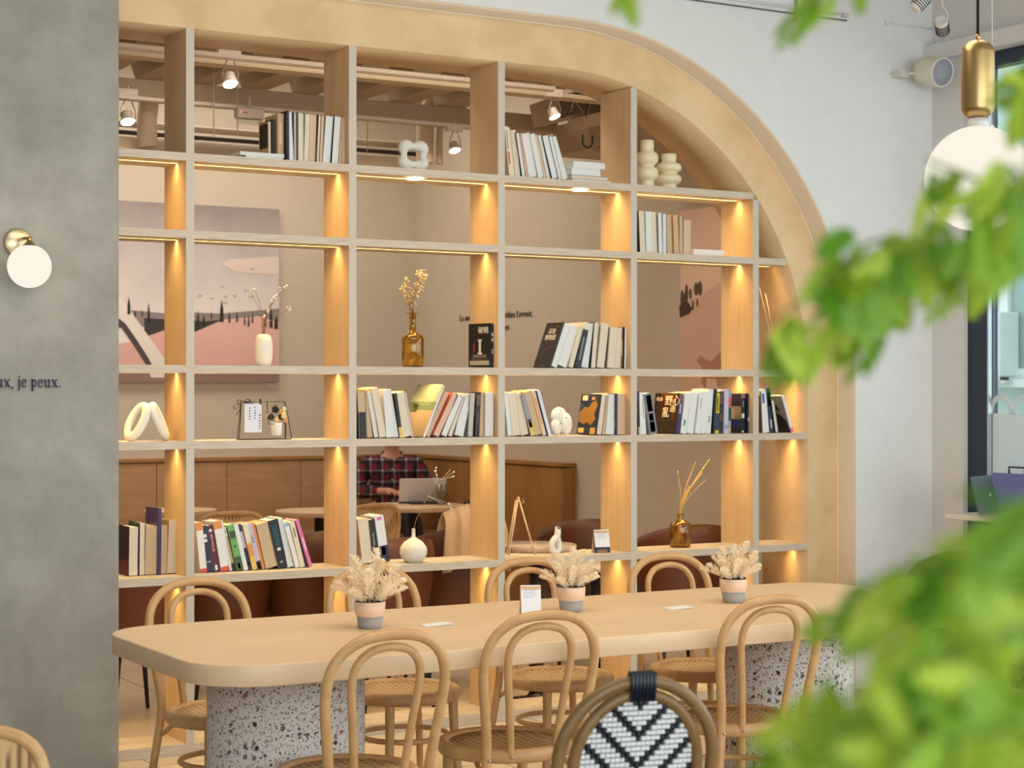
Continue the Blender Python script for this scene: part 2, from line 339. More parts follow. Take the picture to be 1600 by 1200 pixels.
def serif_text(txt, size, M, name, mat, parent=None, sx=1.0, align='left', gap=0.06):
    """size = x-height in metres; text laid in local x-y, thickness along z"""
    W = sum((0.5 if c == ' ' else GL[c][0]+gap) for c in txt)*size*sx
    x = 0 if align == 'left' else (-W if align == 'right' else -W/2)
    mb = MB()
    for c in txt:
        if c == ' ': x += 0.5*size*sx; continue
        wd, strokes = GL[c]
        for pts, th in strokes:
            pts = [(x+u*size*sx, v*size) for u, v in pts]; h = th*size/2
            L = []; Rr = []
            for i, (u, v) in enumerate(pts):
                a = pts[max(0, i-1)]; b = pts[min(len(pts)-1, i+1)]; dx, dy = b[0]-a[0], b[1]-a[1]; d = math.hypot(dx, dy) or 1
                L.append((u-dy/d*h, v+dx/d*h)); Rr.append((u+dy/d*h, v-dx/d*h))
            n = len(pts); vs = [(p[0], p[1], 0.003) for p in L+Rr]+[(p[0], p[1], 0.0) for p in L+Rr]
            fs = []
            for i in range(n-1):
                fs += [(i, n+i, n+i+1, i+1), (2*n+i, 2*n+i+1, 3*n+i+1, 3*n+i), (i, i+1, 2*n+i+1, 2*n+i), (n+i, 3*n+i, 3*n+i+1, n+i+1)]
            fs += [(0, 2*n, 3*n, n), (n-1, 2*n-1, 4*n-1, 3*n-1)]
            mb.add(vs, fs)
        x += (wd+gap)*size*sx
    o = mb.build(name, mat, parent); o.matrix_world = M; return o, W
# ================================================================ SETTING
YS = 7.0                       # front plane of the bookcase
XJ = 5.817                     # inner face of the right jamb
ZT = 2.935                     # underside of the arch head
RA = 1.42; CXA = XJ-RA; CZA = ZT-RA
YW = 6.885                     # face of the white wall
YSW = 6.87                     # face of the concrete wall
XC = math.tan(YAW+math.atan((187-800)/FPX))*YSW
YB = 12.3; XSIDE = 6.41
XWIN = 6.53

def arch_path(off, x0=1.3, z_end=0.0, n=28):
    pts = [(x0, ZT+off), ((x0+CXA)/2, ZT+off), (CXA, ZT+off)]
    for i in range(1, n+1):
        a = PI/2*(1-i/n); pts.append((CXA+(RA+off)*math.cos(a), CZA+(RA+off)*math.sin(a)))
    pts += [(XJ+off, CZA*0.5), (XJ+off, z_end)]
    return pts
def arch_band(o0, o1, y0, y1, **k):
    a = arch_path(o0, **k); b = arch_path(o1, **k); n = len(a); mb = MB()
    vs = [(x, y0, z) for x, z in a]+[(x, y0, z) for x, z in b]+[(x, y1, z) for x, z in b]+[(x, y1, z) for x, z in a]
    fs = []; sm = []
    for i in range(n-1):
        for j in range(4):
            j2 = (j+1) % 4; fs.append((j*n+i, j*n+i+1, j2*n+i+1, j2*n+i)); sm.append(j in (1, 3))
    fs += [(0, n, 2*n, 3*n), (n-1, 4*n-1, 3*n-1, 2*n-1)]; sm += [False, False]
    mb.v = vs; mb.f = fs; mb.sm = sm; return mb

# floor slab and tiles
fl = struct(MB().box((-3.6, -2.7, -0.15), (7.2, 12.6, -0.012)).build('floor', paint((120, 104, 90), 0.8)))
TILE = wood('beige_floor_tile', (214, 196, 176), (202, 182, 160), (1.5, 1.5, 1.5), 0.32, 0.7)
tmes = []
for k in range(3):
    mb = MB().box((0, 0, -0.012), (0.594, 0.594, 0.0)); tmes.append(mb.mesh('tile', TILE))
xi = 0
for i in range(11):
    for j in range(15):
        x = 0.02+i*0.6; y = 3.25+j*0.6
        d = math.hypot(x, y)
        if math.degrees(math.atan2(x+0.3, y+0.3)) < 10 or math.degrees(math.atan2(x, y)) > 52: continue
        link_mesh('tile', tmes[(i*7+j) % 3], fl, (x, y, 0))
# left concrete wall
wl = struct(MB().box((-3.6, YSW, 0), (XC, YSW+0.12, 3.6)).build('wall_left', CONC, bevel=0.012))
# white wall pierced by the arched opening
def wall_with_arch(off, y0, y1, x1, ztop):
    a = arch_path(off, x0=XC-0.3); b = []
    for x, z in a:
        if x <= CXA: b.append((x, ztop))
        elif z <= CZA: b.append((x1, z))
        else:
            dx, dz = x-CXA, z-CZA; t = min((x1-CXA)/dx if dx > 1e-6 else 1e9, (ztop-CZA)/dz if dz > 1e-6 else 1e9); b.append((CXA+dx*t, CZA+dz*t))
    mb = MB(); n = len(a); F = lambda L, y: [(x, y, z) for x, z in L]
    mb.v = F(a, y0)+F(b, y0)+F(b, y1)+F(a, y1)
    for i in range(n-1):
        for j in range(4):
            j2 = (j+1) % 4; mb.f.append((j*n+i, j*n+i+1, j2*n+i+1, j2*n+i)); mb.sm.append(False)
    # corner piece between the last radial point that meets the top and the first that meets the side
    for i in range(n-1):
        if abs(b[i][1]-ztop) < 1e-6 and b[i][0] < x1-1e-6 and abs(b[i+1][0]-x1) < 1e-6 and b[i+1][1] < ztop-1e-6:
            k = len(mb.v); mb.v += [(x1, y0, ztop), (x1, y1, ztop)]
            mb.f += [(n+i, k, n+i+1), (2*n+i, 2*n+i+1, k+1)]; mb.sm += [False, False]
    return mb
wb = struct(wall_with_arch(0.206, YW, 7.36, XWIN+0.1, 3.6).build('wall_back', WHITEP))
cf = struct(MB().box((-3.6, -2.7, 3.6), (7.2, 7.4, 3.7)).build('ceiling', paint((206, 202, 194), 0.8)))
# window wall on the right: pier, sill, header, upper wall
ww = MB().box((XWIN, 6.665, 0), (XWIN+0.15, YW, 3.6)).box((XWIN, -2.7, 3.21), (XWIN+0.15, 6.665, 3.6)).box((XWIN, -2.7, 0), (XWIN+0.15, 6.665, 0.06)).box((XWIN, -2.7, 0.06), (XWIN+0.15, -1.6, 3.21))
struct(ww.build('wall_right', paint((222, 221, 218), 0.75)))
struct(MB().box((XWIN-0.06, -2.7, 3.135), (XWIN+0.1, YW-0.002, 3.215)).build('trim_1', paint((226, 226, 224), 0.6)))
struct(MB().box((-3.75, -2.7, 0), (-3.6, 7.0, 3.6)).build('wall_front_left', WHITEP))
# window: black frame, panes, cream transom, white arched film on the glass
win = struct(MB().box((XWIN+0.03, 6.56, 0.06), (XWIN+0.09, 6.665, 3.135)).box((XWIN+0.03, 6.53, 0.06), (XWIN+0.10, 6.56, 3.135)).build('window_1', paint((34, 46, 64), 0.4)))
win2 = MB()
ys = [6.55, 5.35, 4.1, 2.85, 1.6, 0.35, -0.9, -1.6]
for y in ys[1:-1]: win2.box((XWIN+0.03, y-0.035, 0.06), (XWIN+0.1, y+0.035, 3.135))
win2.box((XWIN+0.03, -1.6, 3.06), (XWIN+0.1, 6.56, 3.135)); win2.box((XWIN+0.03, -1.6, 0.06), (XWIN+0.1, 6.56, 0.13))
win2.build('frame_rail', paint((34, 46, 64), 0.4), win)
MB().box((XWIN+0.028, 6.522, 0.06), (XWIN+0.05, 6.531, 3.135)).build('frame_edge', paint((196, 206, 214), 0.3, 0.6), win)
MB().box((XWIN+0.0, -1.6, 2.18), (XWIN+0.11, 6.60, 2.295)).build('transom', paint((214, 206, 190), 0.6), win)
for a, b in zip(ys[:-1], ys[1:]):
    for z0, z1 in ((0.13, 2.18), (2.295, 3.06)):
        MB().box((XWIN+0.06, b+0.03, z0), (XWIN+0.068, a-0.03, z1)).build('pane', GLASS, win)
film = MB()
FILM = bpy.data.materials.new('frosted_film'); FILM.use_nodes = True; _n = FILM.node_tree; _o = _n.nodes['Material Output']; _p = _n.nodes['Principled BSDF']; _p.inputs['Base Color'].default_value = srgb(236, 240, 242); _p.inputs['Roughness'].default_value = 0.8
_t = _n.nodes.new('ShaderNodeBsdfTranslucent'); _t.inputs[0].default_value = srgb(240, 244, 246); _m = _n.nodes.new('ShaderNodeMixShader'); _m.inputs[0].default_value = 0.6
_n.links.new(_p.outputs[0], _m.inputs[1]); _n.links.new(_t.outputs[0], _m.inputs[2]); _n.links.new(_m.outputs[0], _o.inputs[0])
y = 6.467
while y > 5.46:
    n = 14; L = []; I = []
    for k in range(n+1):
        a = PI*k/n; L.append((y+0.08*math.cos(a), 1.362+0.094*math.sin(a))); I.append((y+0.055*math.cos(a), 1.362+0.066*math.sin(a)))
    for k in range(n): film.prism([L[k], L[k+1], I[k+1], I[k]], XWIN+0.054, XWIN+0.058, 'x')
    y -= 0.158
film.box((XWIN+0.054, 5.385, 0.9), (XWIN+0.058, 6.52, 1.362)); film.build('arched_film', FILM, win)

# back room shell
struct(MB().box((XC-1.6, YB, 0), (XSIDE+0.2, YB+0.15, 4.1)).build('wall_rear', PLASTER))
struct(MB().box((XSIDE, 7.37, 0), (XSIDE+0.2, YB, 4.1)).build('wall_rear_right', PLASTER))
struct(MB().box((XC-1.75, 7.4, 0), (XC-1.6, YB+0.15, 4.1)).build('wall_rear_left', PLASTER))
struct(MB().box((XC-1.75, 7.36, 3.92), (XSIDE+0.3, YB+0.15, 4.05)).build('ceiling_rear', paint((196, 178, 156), 0.8)))
struct(MB().box((XC-1.75, 7.36, 3.18), (XSIDE+0.3, 7.42, 3.95)).build('wall_rear_upper', PLASTER))

# outside
struct(MB().box((6.7, -20, -0.2), (30, 60, -0.1)).build('pavement', paint((190, 190, 184), 0.9, 0, 0.2, 6)))
bl = empty('building', (13, 13, 0), 'pale green rendered building seen through the window on the right', 'building')
MB().box((0, -12, -0.1), (1, 14, 9)).build('wall', paint((196, 214, 206), 0.9), bl)
for y0 in (-9, -5.6, -2.2, 1.2, 4.6):
    f = MB().box((-0.08, y0, 1.6), (0.0, y0+1.9, 1.7)).box((-0.08, y0, 3.3), (0.0, y0+1.9, 3.4)).box((-0.08, y0, 1.7), (0, y0+0.1, 3.3)).box((-0.08, y0+1.8, 1.7), (0, y0+1.9, 3.3)).box((-0.08, y0+0.92, 1.7), (0, y0+1.0, 3.3)).build('window', paint((236, 240, 238), 0.5), bl)
    MB().box((-0.03, y0+0.1, 1.7), (-0.01, y0+1.8, 3.3)).build('pane', paint((150, 176, 172), 0.2), f)
    MB().box((-0.22, y0-0.05, 1.52), (0, y0+1.95, 1.6)).build('ledge', paint((226, 232, 228), 0.8), bl)
MB().tube([(-0.12, 2.2, 0), (-0.12, 2.2, 9)], 0.06).build('drain_pipe', paint((178, 196, 190), 0.5), bl)
ac = empty('air_conditioner', WX(1545, 590, 12.98), 'white air conditioner box with slanted grille on the building outside the window', 'air conditioner')
MB().box((-0.28, -0.42, 0.0), (-0.02, 0.42, 0.62)).build('casing', paint((222, 230, 228), 0.6), ac, bevel=0.02)
g = MB()
for k in range(9): g.box((-0.30, -0.36, 0.06+k*0.057), (-0.285, 0.36, 0.085+k*0.057))
g.build('grille', paint((120, 138, 136), 0.6), ac)
MB().box((-0.3, -0.5, -0.06), (0.0, -0.44, 0.0)).box((-0.3, 0.44, -0.06), (0.0, 0.5, 0.0)).box((-0.3, -0.5, -0.03), (-0.24, 0.5, 0.0)).build('bracket', paint((200, 206, 204), 0.5), ac)

# ================================================================ BOOKCASE
ZS = [2.431, 2.118, 1.574, 1.266, 0.721]       # tops of the shelf boards
TH = 0.032; DP = 0.258
bc = empty('bookcase', (XJ-2, YS+0.1, 0), 'built-in birch plywood arched bookcase with lit shelves between the two rooms', 'bookcase')
off = Vector(bc.location)
def bpart(mb, name, mat, parent=None, bevel=0):
    o = mb.build(name, mat, bc if parent is None else parent, bevel=bevel)
    if parent is None: o.location = -off
    return o
bpart(arch_band(0.0, 0.193, YS, 7.36), 'arch_frame', PLY)
bpart(arch_band(0.193, 0.205, YW-0.004, 7.36), 'reveal_lining', paint((228, 206, 176), 0.6))
bpart(arch_band(0.1885, 0.1925, YS-0.0025, YS+0.001), 'edge_banding', paint((236, 230, 218), 0.5))
EDGEV = paint((204, 194, 178), 0.55)
XD = [1.885, 2.615, 3.340, 4.070, 4.781, 5.495]
def arch_x(z):   # inner arch x at height z
    return XJ if z <= CZA else CXA+math.sqrt(max(0, RA**2-(z-CZA)**2))
def arch_z(x):
    return ZT if x <= CXA else CZA+math.sqrt(max(0, RA**2-(x-CXA)**2))
SEC = [(YS+0.0006, -TH), (YS+0.102, -TH), (YS+0.102, -TH+0.006), (YS+0.118, -TH+0.006), (YS+0.118, -TH), (YS+DP, -TH), (YS+DP, 0), (YS+0.0006, 0)]
bays = [(1.30, XD[0]), (XD[0], XD[1]), (XD[1], XD[2]), (XD[2], XD[3]), (XD[3], XD[4]), (XD[4], XD[5]), (XD[5], XJ)]
def led(parent, x0, x1, z):
    MB().box((x0, YS+0.105, z-TH+0.002), (x1, YS+0.115, z-TH+0.0055)).build('led_strip', LED, parent)
    l = bpy.data.lights.new('led_light', 'AREA'); l.shape = 'RECTANGLE'; l.size = x1-x0; l.size_y = 0.01
    l.energy = 2.3*(x1-x0); l.color = (1.0, 0.69, 0.23); l.spread = R(118)
    o = bpy.data.objects.new('led_light', l); COL.objects.link(o); o.parent = parent; o.location = ((x0+x1)/2, YS+0.11, z-TH-0.0015); return o
boards = []
for zi, z in enumerate(ZS):
    xe = arch_x(z)-0.0005
    mb = MB().prism([(u, v+z) for u, v in SEC], 1.3, xe, 'x')
    sb = bpart(mb, 'shelf_board', EDGE); boards.append(sb)
    for b0, b1 in bays[1:]:
        x1 = min(b1, xe) ; x0 = b0
        if x1-x0 < 0.08: continue
        last = (x1 == xe)
        led(sb, x0+0.02, x1-(0.0195 if not last else 0.012), z)
bpart(MB().box((1.3, YS, 0.0), (XJ, YS+DP, 0.045)), 'base_board', EDGE)
lv = [0.045]+[v for z in reversed(ZS) for v in (z-TH, z)]+[None]
for x in XD:
    for k in range(6):
        z0 = lv[2*k]; z1 = lv[2*k+1] if lv[2*k+1] is not None else arch_z(x+0.017)+0.004
        if z1 is None or z1-z0 < 0.05 or arch_z(x+0.02) < z0: continue
        zt_ = min(z1, arch_z(x+0.017)+0.003)
        up_ = bpart(MB().box((x-0.017, YS+0.003, z0), (x+0.017, YS+DP-0.001, zt_)), 'upright_panel', PLYV)
        MB().box((x-0.0172, YS+0.0012, z0), (x+0.0172, YS+0.003, zt_)).build('front_edge', EDGEV, up_)
# glowing discs added to imitate the bright glints under the top board
for px in (640, 897):
    x = XA(px, YS+0.11); z = ZS[0]-TH
    MB().lathe([(0.0001, 0), (0.03, 0), (0.036, -0.006), (0.0001, -0.008)], 16, (x-0, YS+0.06, z)).build('glint_disc', GLINT, boards[0])

# ================================================================ BACK ROOM CEILING
def zat(py, Y): return CZ+(616-py)*ZD(186, Y)/FPX
CW = paint((206, 186, 158), 0.7); CW2 = paint((186, 166, 140), 0.7)
def xbeam(name, py0, py1, Y, dy, mat, label, cat, x0=1.0, x1=5.8):
    o = MB().box((x0, Y, zat(py1, Y)), (x1, Y+dy, zat(py0, Y))).build(name, mat, bevel=0.004); return tag(o, label, cat)
xbeam('ceiling_beam', 120, 149, 9.3, 0.16, CW2, 'deep painted ceiling beam below the ribbed deck of the back room', 'beam')
xbeam('ceiling_beam', 77, 85, 8.3, 0.10, CW, 'shallow cream ceiling beam nearest the bookcase in the back room', 'beam')
xbeam('ceiling_beam', 216, 238, 10.3, 0.2, CW, 'low cream beam far back above the big picture', 'beam', 1.0, 3.9)
t1 = tag(MB().box((1.0, 8.05, zat(73, 8.05)), (5.0, 8.09, zat(66, 8.05))).box((1.0, 8.06, zat(75, 8.05)), (5.0, 8.08, zat(73, 8.05))).build('lamp_track', PIPEW), 'pale lamp track running along the top of the bookcase opening', 'lamp track')
t2 = tag(MB().box((1.0, 9.0, zat(153, 9.0)), (5.1, 9.05, zat(147.5, 9.0))).build('lamp_track', PIPEW, bevel=0.003), 'white lamp track below the deep beam carrying spotlights', 'lamp track')
deck = empty('ribbed_deck', (3.3, 8.8, zat(100, 9.3)), 'ribbed painted ceiling deck with slanting trapezoid ribs', 'ceiling deck')
dz = zat(92, 9.3); dzl = zat(119, 9.3)
MB().box((-2.4, -0.6, dz-deck.location.z+0.06), (5.8-3.3, 0.6, dz-deck.location.z+0.08)).build('deck_sheet', CW2, deck)
rb = MB().prism([(-0.135, 0.17), (0.135, 0.17), (0.075, 0.0), (-0.075, 0.0)], 8.42-8.8, 9.32-8.8, 'y').mesh('rib', CW2)
k = 0; x = 1.15
while x < 5.2:
    link_mesh('rib', rb, deck, (x-3.3, 0, dzl-deck.location.z)); x += 0.30
# round ducts and pipes
d = MB(); path = [(WY(262, 128, 9.7).x-0.02, 9.7, 3.92)]
P0 = WY(262, 128, 9.7)
for i in range(9):
    a = i/8*PI*0.6; path.append((P0.x+0.0-0.10*math.sin(a)*1.2, 9.7, P0.z+0.25-0.62*i/8))
tag(d.tube(path, 0.055, 14).build('air_duct', CW), 'curved cream duct dropping behind the first upright', 'duct')
for k, (r, sh, lab) in enumerate(((0.052, 0.0, 'wide'), (0.022, 0.095, 'slim'))):
    pts = [WY(664, 255, 9.6)+Vector((sh, 0, 0)), WY(664, 214, 9.6)+Vector((sh, 0, 0)), WY(667, 180, 9.6)+Vector((sh, 0, -sh*0.3)), WY(678, 158, 9.6)+Vector((sh, 0, -sh*0.6)), WY(700, 145, 9.6)+Vector((sh*0.7, 0, -sh)), WY(735, 135, 9.6)+Vector((0, 0, -sh)), WY(768, 130, 9.6)+Vector((0, 0, -sh)), Vector((WY(780, 130, 9.6).x, 9.6, 3.92))]
    # smooth
    sp = []
    for i in range(len(pts)-1):
        p0 = pts[max(0, i-1)]; p1 = pts[i]; p2 = pts[i+1]; p3 = pts[min(len(pts)-1, i+2)]
        for q in range(5):
            t = q/5; sp.append(0.5*((2*p1)+(-p0+p2)*t+(2*p0-5*p1+4*p2-p3)*t*t+(-p0+3*p1-3*p2+p3)*t**3))
    sp.append(pts[-1])
    tag(MB().tube(sp, r, 12).build('air_duct', CW), lab+' curved duct bending down behind the third opening of the top row', 'duct')
for py, r, Y, mat, lab in ((193, 0.02, 10.2, CW, 'upper'), (206, 0.014, 10.1, paint((60, 52, 46), 0.5), 'thin dark')):
    z = zat(py, Y); tag(MB().tube([(1.0, Y, z), (5.3, Y, z)], r, 8).build('ceiling_pipe', mat), lab+' level pipe low under the back room ceiling', 'pipe')
z = zat(196, 9.9); tag(MB().tube([(1.0, 9.9, z-0.12), (1.7, 9.9, z-0.12), (5.0, 9.9, z-0.13)], 0.075, 14).build('ceiling_pipe', CW2), 'fat cream duct running level behind the pale ring sculpture', 'duct')
for px, y0, y1, Y in ((334, 84, 215, 8.9), (371, 84, 208, 8.9), (630, 104, 190, 9.2), (728, 140, 195, 9.2), (574, 200, 236, 10.0)):
    a = WY(px, y0, Y); a.z = 3.93; b = WY(px, y1, Y); tag(MB().tube([a, b], 0.0035, 6).build('hanger_rod', paint((190, 172, 150), 0.5)), 'thin hanging rod %s' % {334: 'left of the first spotlight pair', 371: 'beside the emergency lamp', 630: 'left in the third opening', 728: 'over the small lit spotlight', 574: 'short one near the second upright'}[px], 'rod')
# spotlight model: origin at the lit face
def spotlight(loc, label, s=1.0, tilt=(R(-24), 0, 0), up=0.13, group='spotlights of the back room'):
    t = empty('spotlight', loc, label, 'spotlight', group)
    M = Euler(tilt).to_matrix().to_4x4() @ Matrix.Scale(s, 4)
    MB().lathe([(0.031, 0.03), (0.040, 0.004), (0.0415, 0.0), (0.038, -0.002), (0.036, 0.004)], 20, M=M, cap=False).lathe([(0.0001, 0.062), (0.02, 0.062), (0.030, 0.055), (0.031, 0.03)], 20, M=M, cap=False).build('lamp_head', PIPEW, t)
    MB().lathe([(0.0001, 0.002), (0.037, 0.002), (0.037, 0.004), (0.0001, 0.006)], 20, M=M, cap=False).build('lit_lens', LAMPGLOW, t)
    MB().tube([(-0.042*s, 0, 0.02*s), (-0.040*s, 0, 0.06*s), (-0.014*s, 0, 0.125*s), (0.014*s, 0, 0.125*s), (0.040*s, 0, 0.06*s), (0.042*s, 0, 0.02*s)], 0.0035*s, 6).build('yoke', CHROME, t)
    MB().box((-0.07*s, -0.02*s, 0.125*s), (0.05*s, 0.02*s, 0.175*s)).tube([(0, 0, 0.17*s), (0, 0, 0.17*s+up)], 0.006*s, 6).build('driver_box', PIPEW, t, bevel=0.002)
    return t
spotlight(WY(360, 131, 8.07), 'lit spotlight on a wire yoke between the first two uprights', 0.95, up=0.05)
spotlight(WY(200, 190, 9.02), 'lit spotlight at the far left of the top row beside the concrete wall', 0.95, up=0.02)
spotlight(WY(711, 235, 9.02), 'small lit spotlight hanging right of the pale ring sculpture', 0.85, up=0.02)
spotlight(WY(867, 183, 8.3), 'lit spotlight tilted beside the slatted ceiling grille', 0.85, (R(-24), R(-12), 0), up=0.1)
for px, py, Y, P in ((360, 134, 8.07, 5), (200, 193, 9.02, 5), (711, 238, 9.02, 5)):
    l = bpy.data.lights.new('spot_beam', 'SPOT'); l.energy = P*(10 if px < 500 else 5); l.spot_size = R(70); l.spot_blend = 0.7; l.color = (1, 0.86, 0.7); l.shadow_soft_size = 0.03
    o = bpy.data.objects.new('spot_beam', l); COL.objects.link(o); o.location = WY(px, py, Y); o.rotation_euler = (Vector((WY(px, py, Y).x, YB, 1.7))-o.location).to_track_quat('-Z', 'Y').to_euler()
# emergency lamp box
e = empty('emergency_lamp', WY(389, 186, 9.0), 'white emergency lamp box with a red light on the lamp track', 'emergency lamp')
MB().box((-0.075, -0.03, 0), (0.075, 0.03, 0.055)).build('casing', paint((220, 208, 190), 0.5), e, bevel=0.006)
MB().prism([(-0.068, 0), (0.072, 0), (0.055, -0.028), (-0.05, -0.028)], -0.025, 0.025, 'y').build('lens_tray', VGLASS, e)
MB().ball((-0.055, -0.031, 0.03), 0.005, 8, 6).build('indicator', emit('red_indicator', (1, 0.15, 0.1), 1.5), e)
MB().ball((-0.04, -0.031, 0.028), 0.004, 8, 6).ball((-0.027, -0.031, 0.028), 0.004, 8, 6).build('button', BLACKM, e)
MB().tube([(0, 0, 0.05), (0, 0, 0.12)], 0.008, 8).build('mount', PIPEW, e)
# slatted fan unit
v = empty('ceiling_fan_unit', WY(903, 190, 8.7), 'cream ceiling air unit with slatted grille seen through the fourth opening', 'air unit')
M = Euler((0, R(-14), R(-8))).to_matrix().to_4x4()
MB().box((-0.16, -0.1, 0.03), (0.3, 0.25, 0.16), M).build('casing', CW2, v)
g = MB()
for k in range(9): g.box((-0.15, -0.11, 0.035+k*0.0135), (0.15, -0.10, 0.042+k*0.0135), M)
g.build('slat', paint((84, 66, 48), 0.6), v)
MB().box((-0.02, -0.12, -0.045), (0.42, 0.05, 0.02), M).build('drip_tray', CW, v)
MB().tube([(-0.1, -0.09, 0.0), (-0.05, -0.11, 0.12), (0.0, -0.12, 0.0), (0.06, -0.12, 0.13), (0.12, -0.12, 0.02)], 0.008, 6, M=M).build('bracket', CHROME, v)
b = MB().box((-0.24, -0.1, -0.34), (0.5, 0.3, -0.16)); v2 = tag(b.build('ceiling_duct', CW2, loc=WY(960, 150, 8.95)), 'boxed cream duct crossing behind the fourth upright', 'duct')
lp = [WY(918, 222, 8.6)+Vector((0.033*math.cos(PI+PI*i/10), 0, 0.03*math.sin(PI+PI*i/10))) for i in range(11)]
tag(MB().tube([lp[0]+Vector((0, 0, 0.04))]+lp+[lp[-1]+Vector((0, 0, 0.04))], 0.005, 6).build('cable_loop', BLACKM), 'black cable loop hanging under the ceiling duct', 'cable')
z = zat(0, 8)
tag(MB().tube([WY(930, 232, 8.9), WY(990, 250, 8.6)], 0.03, 10).build('air_duct', CW), 'slanting cream pipe end beside the black cable loop', 'duct')

# ================================================================ PICTURES ON THE REAR WALLS
YP = YB-0.045
def canvas_poly(parent, pts, col, lay, name):       # flat printed shapes, a hair above the canvas
    w = [WY(px, py, YP) for px, py in pts]; y = YP-0.0008*lay
    ob = MB(); ob.prism([(p.x, p.z) for p in w], y, y-0.0006, 'y'); return ob
pL = WY(150, 316, YP).x; pR = WY(436, 327, YP).x; pT = WY(436, 327, YP).z; pB = WY(436, 597, YP).z
pic = empty('landscape_picture', (pR, YB, pB), 'big canvas picture of pink desert with dark cypresses and grey sky', 'picture')
def pp(mb, name, mat):
    o = mb.build(name, mat, pic); o.location = -Vector(pic.location); return o
def gradmat(name, c_top, c_bot, z0, z1):
    m, nt, p = newmat(name); tc = nt.nodes.new('ShaderNodeTexCoord'); sx = nt.nodes.new('ShaderNodeSeparateXYZ'); nt.links.new(tc.outputs['Object'], sx.inputs[0])
    mr = nt.nodes.new('ShaderNodeMapRange'); mr.inputs[1].default_value = z0; mr.inputs[2].default_value = z1; nt.links.new(sx.outputs[2], mr.inputs[0])
    n = nt.nodes.new('ShaderNodeTexNoise'); n.inputs['Scale'].default_value = 3; nt.links.new(tc.outputs['Object'], n.inputs[0])
    ad = nt.nodes.new('ShaderNodeMath'); ad.operation = 'MULTIPLY_ADD'; ad.inputs[1].default_value = 0.35; nt.links.new(n.outputs['Fac'], ad.inputs[0]); 
    sb = nt.nodes.new('ShaderNodeMath'); sb.operation = 'SUBTRACT'; sb.inputs[1].default_value = 0.17; nt.links.new(mr.outputs[0], sb.inputs[0]); nt.links.new(sb.outputs[0], ad.inputs[2])
    r = nt.nodes.new('ShaderNodeValToRGB'); r.color_ramp.elements[0].color = srgb(c_bot); r.color_ramp.elements[1].color = srgb(c_top); nt.links.new(ad.outputs[0], r.inputs[0])
    nt.links.new(r.outputs[0], p.inputs['Base Color']); p.inputs['Roughness'].default_value = 0.8; return m
pp(MB().box((pL, YP, pB), (pR, YB, pT)), 'canvas', gradmat('painted_sky', (150, 138, 136), (238, 230, 226), pB+0.4, pT))
def scaleY(pts): return pts
pp(canvas_poly(pic, [(345, 412), (360, 405), (400, 403), (436, 401), (436, 430), (400, 428), (365, 424)], 0, 1, ''), 'cloud', paint((226, 208, 198), 0.8))
pp(canvas_poly(pic, [(160, 480), (200, 484), (262, 490), (300, 488), (345, 490), (436, 482), (436, 512), (300, 516), (160, 506)], 0, 1, ''), 'far_hills', paint((150, 138, 136), 0.8))
pp(canvas_poly(pic, [(225, 497), (262, 499), (320, 502), (345, 500), (345, 522), (300, 524), (225, 526)], 0, 2, ''), 'dark_hedge', paint((66, 62, 62), 0.8))
pp(canvas_poly(pic, [(240, 522), (262, 514), (306, 518), (336, 505), (352, 499), (372, 497), (388, 496), (404, 494), (420, 499), (436, 504), (436, 590), (150, 590), (150, 540), (200, 535)], 0, 3, ''), 'pink_hill', gradmat('pink_ground', (240, 200, 186), (220, 170, 158), pB, pB+0.9))
pp(canvas_poly(pic, [(150, 585), (436, 572), (436, 597), (150, 597)], 0, 4, ''), 'foreground', paint((150, 120, 112), 0.8))
pp(canvas_poly(pic, [(150, 448), (186, 462), (200, 480), (228, 520), (262, 567), (262, 590), (236, 590), (222, 556), (200, 516), (186, 500), (150, 498)], 0, 5, ''), 'white_road', paint((238, 228, 220), 0.8))
pp(canvas_poly(pic, [(150, 498), (186, 498), (196, 506), (214, 532), (232, 560), (242, 580), (228, 570), (205, 534), (190, 512), (150, 506)], 0, 6, ''), 'dark_track', paint((84, 74, 74), 0.8))
for px, y0, y1, wd in ((201, 463, 491, 5), (232, 472, 503, 4), (211, 484, 495, 2.5), (222, 482, 494, 2), (309, 484, 512, 4), (318, 491, 508, 4), (330, 485, 498, 2), (346, 468, 503, 6), (358, 486, 504, 3), (370, 487, 503, 3), (382, 492, 508, 2.5), (388, 492, 510, 3), (394, 488, 505, 2.5), (414, 487, 511, 4), (423, 479, 512, 5), (431, 492, 514, 6)):
    tr = MB()
    w_ = [WY(px+a, b, YP) for a, b in ((-wd*0.5, y1), (wd*0.5, y1), (wd*0.42, (y0+y1)/2), (0, y0), (-wd*0.42, (y0+y1)/2))]
    tr.prism([(p.x, p.z) for p in w_], YP-0.0056, YP-0.0062, 'y')
    pp(tr, 'cypress', paint((46, 46, 44), 0.8))
for px, py in ((394, 420), (347, 448), (312, 462), (352, 463), (366, 462), (330, 466), (392, 463), (383, 454), (352, 473)):
    br = MB(); w_ = [WY(px+a, py+b, YP) for a, b in ((-4, -1), (0, 1.2), (4, -1.4), (0, 0))]
    br.prism([(p.x, p.z) for p in w_], YP-0.0056, YP-0.0062, 'y')
    pp(br, 'bird', paint((120, 104, 102), 0.8))
lab = tag(MB().box((0, 0, 0), (0.07, 0.006, 0.035)).build('picture_label', paint((214, 208, 206), 0.6), loc=WY(417, 606, YB-0.01)), 'tiny white caption card under the right corner of the big picture', 'label')
